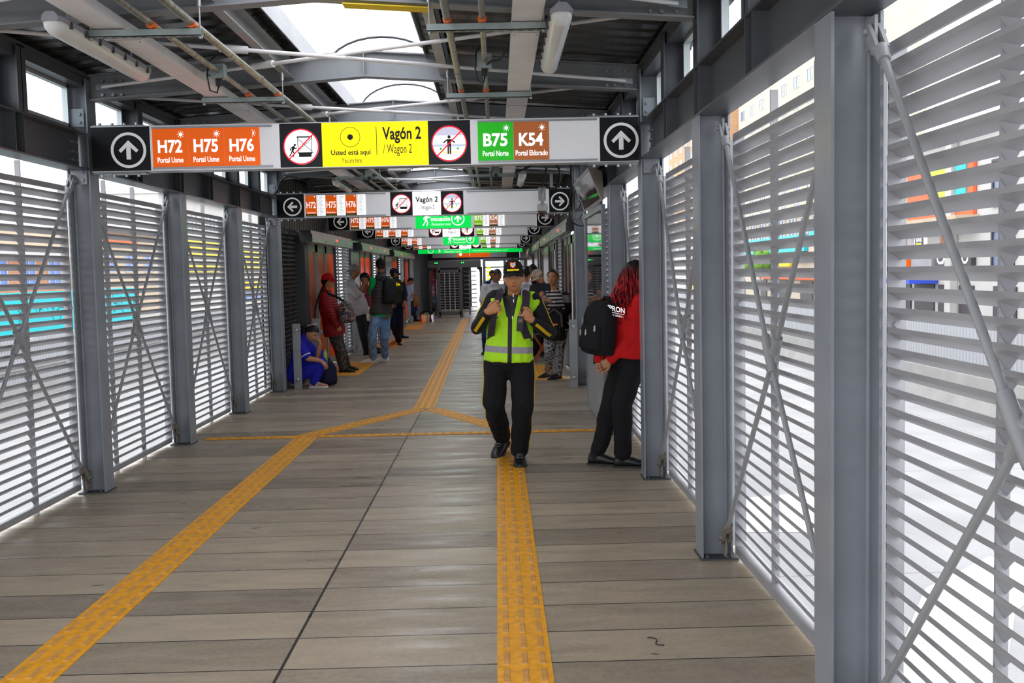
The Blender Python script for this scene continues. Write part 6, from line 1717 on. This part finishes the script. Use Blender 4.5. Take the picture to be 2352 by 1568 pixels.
# ---- man in padded vest and jeans
Y = 17.85
J = joints(Y, pel=(875, 714, .0), nek=(876, 632, .0), sh0=(856, 643, .0), sh1=(896, 644, .05), el0=(856, 684, .0), el1=(903, 686, .1), wr0=(853, 713, -.06), wr1=(896, 716, -.02), hip0=(865, 721, -.02), hip1=(885, 721, .05), kn0=(855, 770, -.02), kn1=(884, 770, .05))
J['an0'] = ank(857, 832); J['an1'] = ank(883, 829) + Vector((0, .06, 0))
HV = (at(874, 609, Y), (-.35, .92, 0), (0, 0, 1), 1.03)
B7, rg, org = stander('man in a dark padded vest, green T-shirt and light jeans seen from behind', Y, (-.5, .86, 0), J, 'skin_dark', 'green_shirt', 'jeans', ((-.98, -.2), (-.9, -.35)), HV, 1.03, 1.0, .011, sleeve=1, cut=.75, infl=.014, hair=None, seed=71, b_infl=.022, shoe_mat='shoe_white', sole='sole_white', sh_s=1.15, hands=({'curl': .3, 'd': (0, 0, -1)}, {'curl': .4}))
vr = Rig(dict(J, sh0=lerp(J['sh0'], J['sh1'], .13), sh1=lerp(J['sh1'], J['sh0'], .05)), 1.03, 1.0, (-.5, .86, 0))
garment(vr, 'padded_vest', 'vest_grey' if quilted('vest_grey', (.05, .047, .05), 48) else '', B7, org, .030, 0, 1, .06, .011, .012, .05, seed=72)
cap(HV, 'black_cloth', B7, org, z0=.012)
t, P = backpack('backpack', 'dark backpack slung on the man in the padded vest', at(895, 668, Y - .12), (.55, -.83, 0), (.05, 0, 1), (.26, .46, .16), 'black_jersey', vox=.011, pulls=False)
ribbon([P(-.2, -.4, .45), at(880, 640, Y - .12), at(868, 634, Y - .05)], (0, -1, .3), .05, .012, 'shoulder_strap', 'strap_purple', t, at(895, 668, Y - .12))
# ---- policeman
Y = 22.1
J = joints(Y, pel=(908, 694, .0), nek=(908, 640, .0), sh0=(895, 649, .0), sh1=(925, 650, .05), el0=(893, 676, .0), el1=(930, 673, .0), wr0=(900, 693, -.1), wr1=(930, 690, -.15), hip0=(900, 697, .0), hip1=(916, 697, .05), kn0=(902, 742, .0), kn1=(918, 742, .05))
J['an0'] = ank(917, 791); J['an1'] = ank(921, 776)
HP = (at(906, 629, Y), (.85, .5, 0), (0, 0, 1), 1.03)
cloth('police_green', (.035, .038, .02)); 
B8, rg, org = stander('policeman in dark uniform and cap with his back turned, yellow letters on his vest', Y, (.6, .8, 0), J, 'skin_brown', 'navy', 'navy', ((.3, -1), (1, .1)), HP, 1.02, 1.05, .013, hair=None, seed=81, b_infl=.02)
garment(rg, 'body_armour', 'police_green', B8, org, .034, 0, 1, .02, .013, .005, seed=82); cap(HP, 'navy', B8, org, z0=.02)
g = MB(); c_ = at(909, 652, Y - .2); text(g, 'POLICÍA', (c_.x - .22, c_.x + .1, c_.z - .035, c_.z + .035), c_.y, 'sg_yellow', .015); g.v = [(v[0], v[1] + .9 * max(0, -.06 - (v[0] - c_.x)), v[2]) for v in g.v]; g.build('vest_lettering', None, B8, org, fixn=False)
g = MB(); g.mat('stripe_yellow'); q = at(924, 646, Y); g.ball(q, (.035, .035, .015), 10, 6); g.build('shoulder_mark', 'stripe_lime', B8, org) if M('stripe_lime', (.6, .85, .0), .5) else 0
m = MB(); m.obox((0, 0, 0), (.03, 0, 0), (0, .05, 0), (0, 0, .09)); tag(m.build('holster', 'black', loc=at(926, 700, Y - .1), bevel=.01), 'black holster at the hip of the policeman', 'holster')
# ---- woman with phone
Y = 32.8
J = joints(Y, pel=(943, 686, .0), nek=(938, 655, 0), sh0=(940, 660, .15), sh1=(936, 661, -.15), el0=(944, 676, .15), el1=(942, 677, -.18), wr0=(955, 671, .0), wr1=(954, 672, -.1), hip0=(944, 688, .08), hip1=(943, 688, -.06), kn0=(955, 709, .1), kn1=(949, 712, -.05))
J['an0'] = at(944, 718, Y); J['an1'] = ank(955, 738)
HF = (at(943, 646, Y), (.8, -.3, -.5), (.35, 0, .9), 1.05)
B9, rg, org = stander('woman in light blue shirt and jeans looking at her phone by the wall', Y, (.95, -.3, 0), J, 'skin_woman', 'light_blue', 'dark_jeans', ((.6, -.4), (.95, -.3)), HF, 1.0, 1, .018, sleeve=1, cut=1, hairfn=crown(.055, -.01, -.1), hair_t=.008, seed=91)
m = MB(); m.obox((0, 0, 0), (.04, 0, .02), (0, .035, 0), (-.004, 0, .008)); tag(m.build('phone', 'black', loc=at(958, 668, Y - .08)), 'dark phone in the hand of the far woman in light blue', 'phone')
t, P = backpack('shoulder_bag', 'tan bag hanging in front of the woman with a phone', at(956, 692, Y - .15), (.9, -.4, 0), (0, 0, 1), (.26, .36, .12), 'tan_bag', 'bags', pulls=False, vox=.02)
# ---- pink jacket beyond the turnstile
Y = 40.8
J = joints(Y, pel=(1004, 675, .0), nek=(1003, 640, 0), sh0=(995, 645, .0), sh1=(1012, 645, .1), el0=(993, 660, 0), el1=(1014, 660, 0), wr0=(993, 673, -.05), wr1=(1014, 674, 0), hip0=(1000, 677, 0), hip1=(1008, 677, 0), kn0=(1002, 693, 0), kn1=(1009, 693, .1))
J['an0'] = ank(1003, 712); J['an1'] = ank(1010, 712)
PK, _, _ = stander('person in a pink jacket and jeans beyond the turnstile door', Y, (.5, .85, 0), J, 'skin_brown', 'pink', 'jeans', None, (at(1004, 630, Y), (.6, .8, 0), (0, 0, 1), 1.05), 1.0, .9, .022, infl=.02, seed=95, hair='hair_grey')
PK.location.x -= .11
# ---- white shirt and glasses, left of the guard
Y = 18.4
J = joints(Y, pel=(1127, 722, .0), nek=(1135, 651, .0), sh0=(1115, 660, .0), sh1=(1154, 660, .08), el0=(1110, 688, -.05), el1=(1156, 690, -.05), wr0=(1134, 690, -.25), wr1=(1148, 690, -.25), hip0=(1118, 728, .0), hip1=(1137, 728, .06), kn0=(1116, 770, .0), kn1=(1137, 770, .05))
J['an0'] = ank(1116, 812); J['an1'] = ank(1138, 812)
HS = (at(1141, 632, Y - .05), (.75, -.6, -.25), (.1, 0, 1), 1.06)
BA, rg, org = stander('man in a white short-sleeved shirt with glasses looking down, left of the guard', Y, (.5, -.85, 0), J, 'skin_brown', 'white_shirt', 'dark_jeans', ((-.3, -1), (.4, -1)), HS, 1.03, 1.1, .012, sleeve=1, cut=1.0, infl=.024, hair=None, seed=101, fat=.03)
c_, Rh = head_frame(*HS[:3]); m = MB()
for s_ in (-1, 1): m.tube([c_ + Rh @ Vector((s_ * .031 + .024 * cos(a), .089, .008 + .017 * sin(a))) for a in [2 * pi * k / 12 for k in range(13)]], .003, 6); m.tube([c_ + Rh @ Vector((s_ * .055, .09, .01)), c_ + Rh @ Vector((s_ * .078, -.01, .012))], .003, 6)
m.build('glasses', 'black', BA, org)
# ---- beige cap
Y = 18.1
J = joints(Y, pel=(1243, 718, .0), nek=(1243, 650, .0), sh0=(1226, 660, .0), sh1=(1262, 658, .08), el0=(1221, 690, -.05), el1=(1262, 692, .0), wr0=(1235, 690, -.25), wr1=(1250, 692, -.25), hip0=(1234, 724, 0), hip1=(1252, 724, .05), kn0=(1234, 772, 0), kn1=(1253, 772, .05))
J['an0'] = ank(1233, 816); J['an1'] = ank(1253, 815)
HC = (at(1236, 634, Y - .06), (-.75, -.55, -.55), (-.45, -.1, .9), 1.05)
BB, rg, org = stander('man in a beige cap and dark sleeveless top looking down behind the guard shoulder', Y, (-.6, -.8, 0), J, 'skin_brown', 'dark_grey', 'black_cloth', None, HC, 1.03, 1.1, .012, sleeve=1, cut=.3, infl=.02, hair=None, seed=111)
cap(HC, 'beige_cap', BB, org, z0=.015)
# ---- two heads of the queue
Y = 19.2
J = joints(Y, pel=(1215, 722, .0), nek=(1212, 650, .0), sh0=(1196, 660, .0), sh1=(1229, 662, .05), el0=(1196, 690, 0), el1=(1234, 690, 0), wr0=(1205, 705, -.15), wr1=(1240, 700, -.15), hip0=(1206, 727, 0), hip1=(1223, 727, 0), kn0=(1206, 768, 0), kn1=(1223, 768, 0))
J['an0'] = ank(1206, 808); J['an1'] = ank(1223, 808)
stander('man in a white T-shirt in the queue just right of the guard head', Y, (.4, .9, 0), J, 'skin_tan', 'white_shirt', 'dark_jeans', None, (at(1212, 628, Y), (.7, .7, -.1), (0, 0, 1), 1.05), 1.03, 1.05, .014, sleeve=1, cut=.9, infl=.02, seed=121)
Y = 20.6
J = joints(Y, pel=(1228, 716, .0), nek=(1227, 645, .0), sh0=(1212, 654, .0), sh1=(1242, 655, .05), el0=(1211, 684, 0), el1=(1245, 684, 0), wr0=(1215, 700, -.1), wr1=(1246, 700, -.1), hip0=(1220, 720, 0), hip1=(1236, 720, 0), kn0=(1220, 760, 0), kn1=(1236, 760, 0))
J['an0'] = ank(1220, 796); J['an1'] = ank(1236, 796)
stander('dark-haired man in a black jacket behind the beige cap', Y, (-.2, -1, 0), J, 'skin_brown', 'black_cloth', 'dark_jeans', None, (at(1224, 622, Y), (-.3, -.9, -.1), (0, 0, 1), 1.05), 1.03, 1.05, .014, infl=.02, seed=131, hairfn=crown(.04, -.01, -.06))
Y = 30.5
J = joints(Y, pel=(1130, 690, .0), nek=(1130, 643, .0), sh0=(1120, 649, .0), sh1=(1141, 650, .05), el0=(1119, 669, 0), el1=(1142, 669, 0), wr0=(1122, 682, -.1), wr1=(1141, 682, -.1), hip0=(1125, 693, 0), hip1=(1136, 693, 0), kn0=(1125, 716, 0), kn1=(1136, 716, 0))
J['an0'] = ank(1125, 737); J['an1'] = ank(1136, 737)
stander('far person in blue behind the man with glasses', Y, (0, -1, 0), J, 'skin_brown', 'dark_jeans', 'dark_jeans', None, (at(1131, 630, Y), (-.2, -1, -.1), (0, 0, 1), 1.05), 1.03, 1.05, .018, infl=.02, seed=141)
# ---- things on the floor
t = thing('folding_stand', 'reddish wooden folding X stand with a patterned cloth edge beside the old woman', 'stand', floor_pt(1246, 829)); M('red_wood', (.35, .055, .015), .45, var=.25, vs=12)
for s_ in (-.16, .16):
    for q in (-1, 1):
        m = MB(); m.bar((q * .15, s_ + q * .02, .0), (-q * .15, s_ + q * .02, .48), .035, .02, (0, 1, 0)); m.build('leg', 'red_wood', t)
for x in (-.15, .15):
    m = MB(); m.cyl((x, -.17, .47), (x, .17, .47), .012, 8); m.build('crossbar', 'red_wood', t)
m = MB(); m.box(-.17, .17, -.16, .16, .475, .49); m.build('cloth_top', 'red_trim', t)
t = thing('snack_bundle', 'bundle of wrapped snack packs on the floor by the far left doors', 'bundle', floor_pt(980, 739))
bc = floor_pt(980, 739); rr = random.Random(9)
for k in range(8):
    m = MB(); x = -.19 + .055 * k; m.smooth = True
    m.loft(oval_rings([(Vector((x, rr.uniform(-.05, .05), z)), X_, Y_, a, b) for z, a, b in ((0, .03, .02), (.02, .04, .04), (.14, .04, .04), (.22, .032, .02), (.24, .036, .006))], 12, 3)); m.build('snack_pack', ['red', 'white', 'sg_orange', 'white', 'yellowsign', 'white', 'maroon', 'sg_lilac'][k], t)
m = MB(); m.tube([(.2 * cos(a), 0, .25 + .12 * sin(a)) for a in [pi * k / 10 for k in range(11)]], .02, 8); m.tube([(.12 * cos(a), .05, .25 + .10 * sin(a)) for a in [pi * k / 10 for k in range(11)]], .018, 8); m.build('bag_handles', 'black_cloth', t)
m = MB(); rr = random.Random(2); q = Vector((.62, 4.22, .003)); pts = [q]
for k in range(9): q = q + Vector((.012 * sin(k * 1.1) + .004, -.012 + .01 * cos(k * .8), 0)); pts.append(q)
m.tube(pts, .0022, 6); tag(m.build('thread', 'black', org=pts[0]), 'curled black thread lying on the concrete near the right louvres', 'thread')
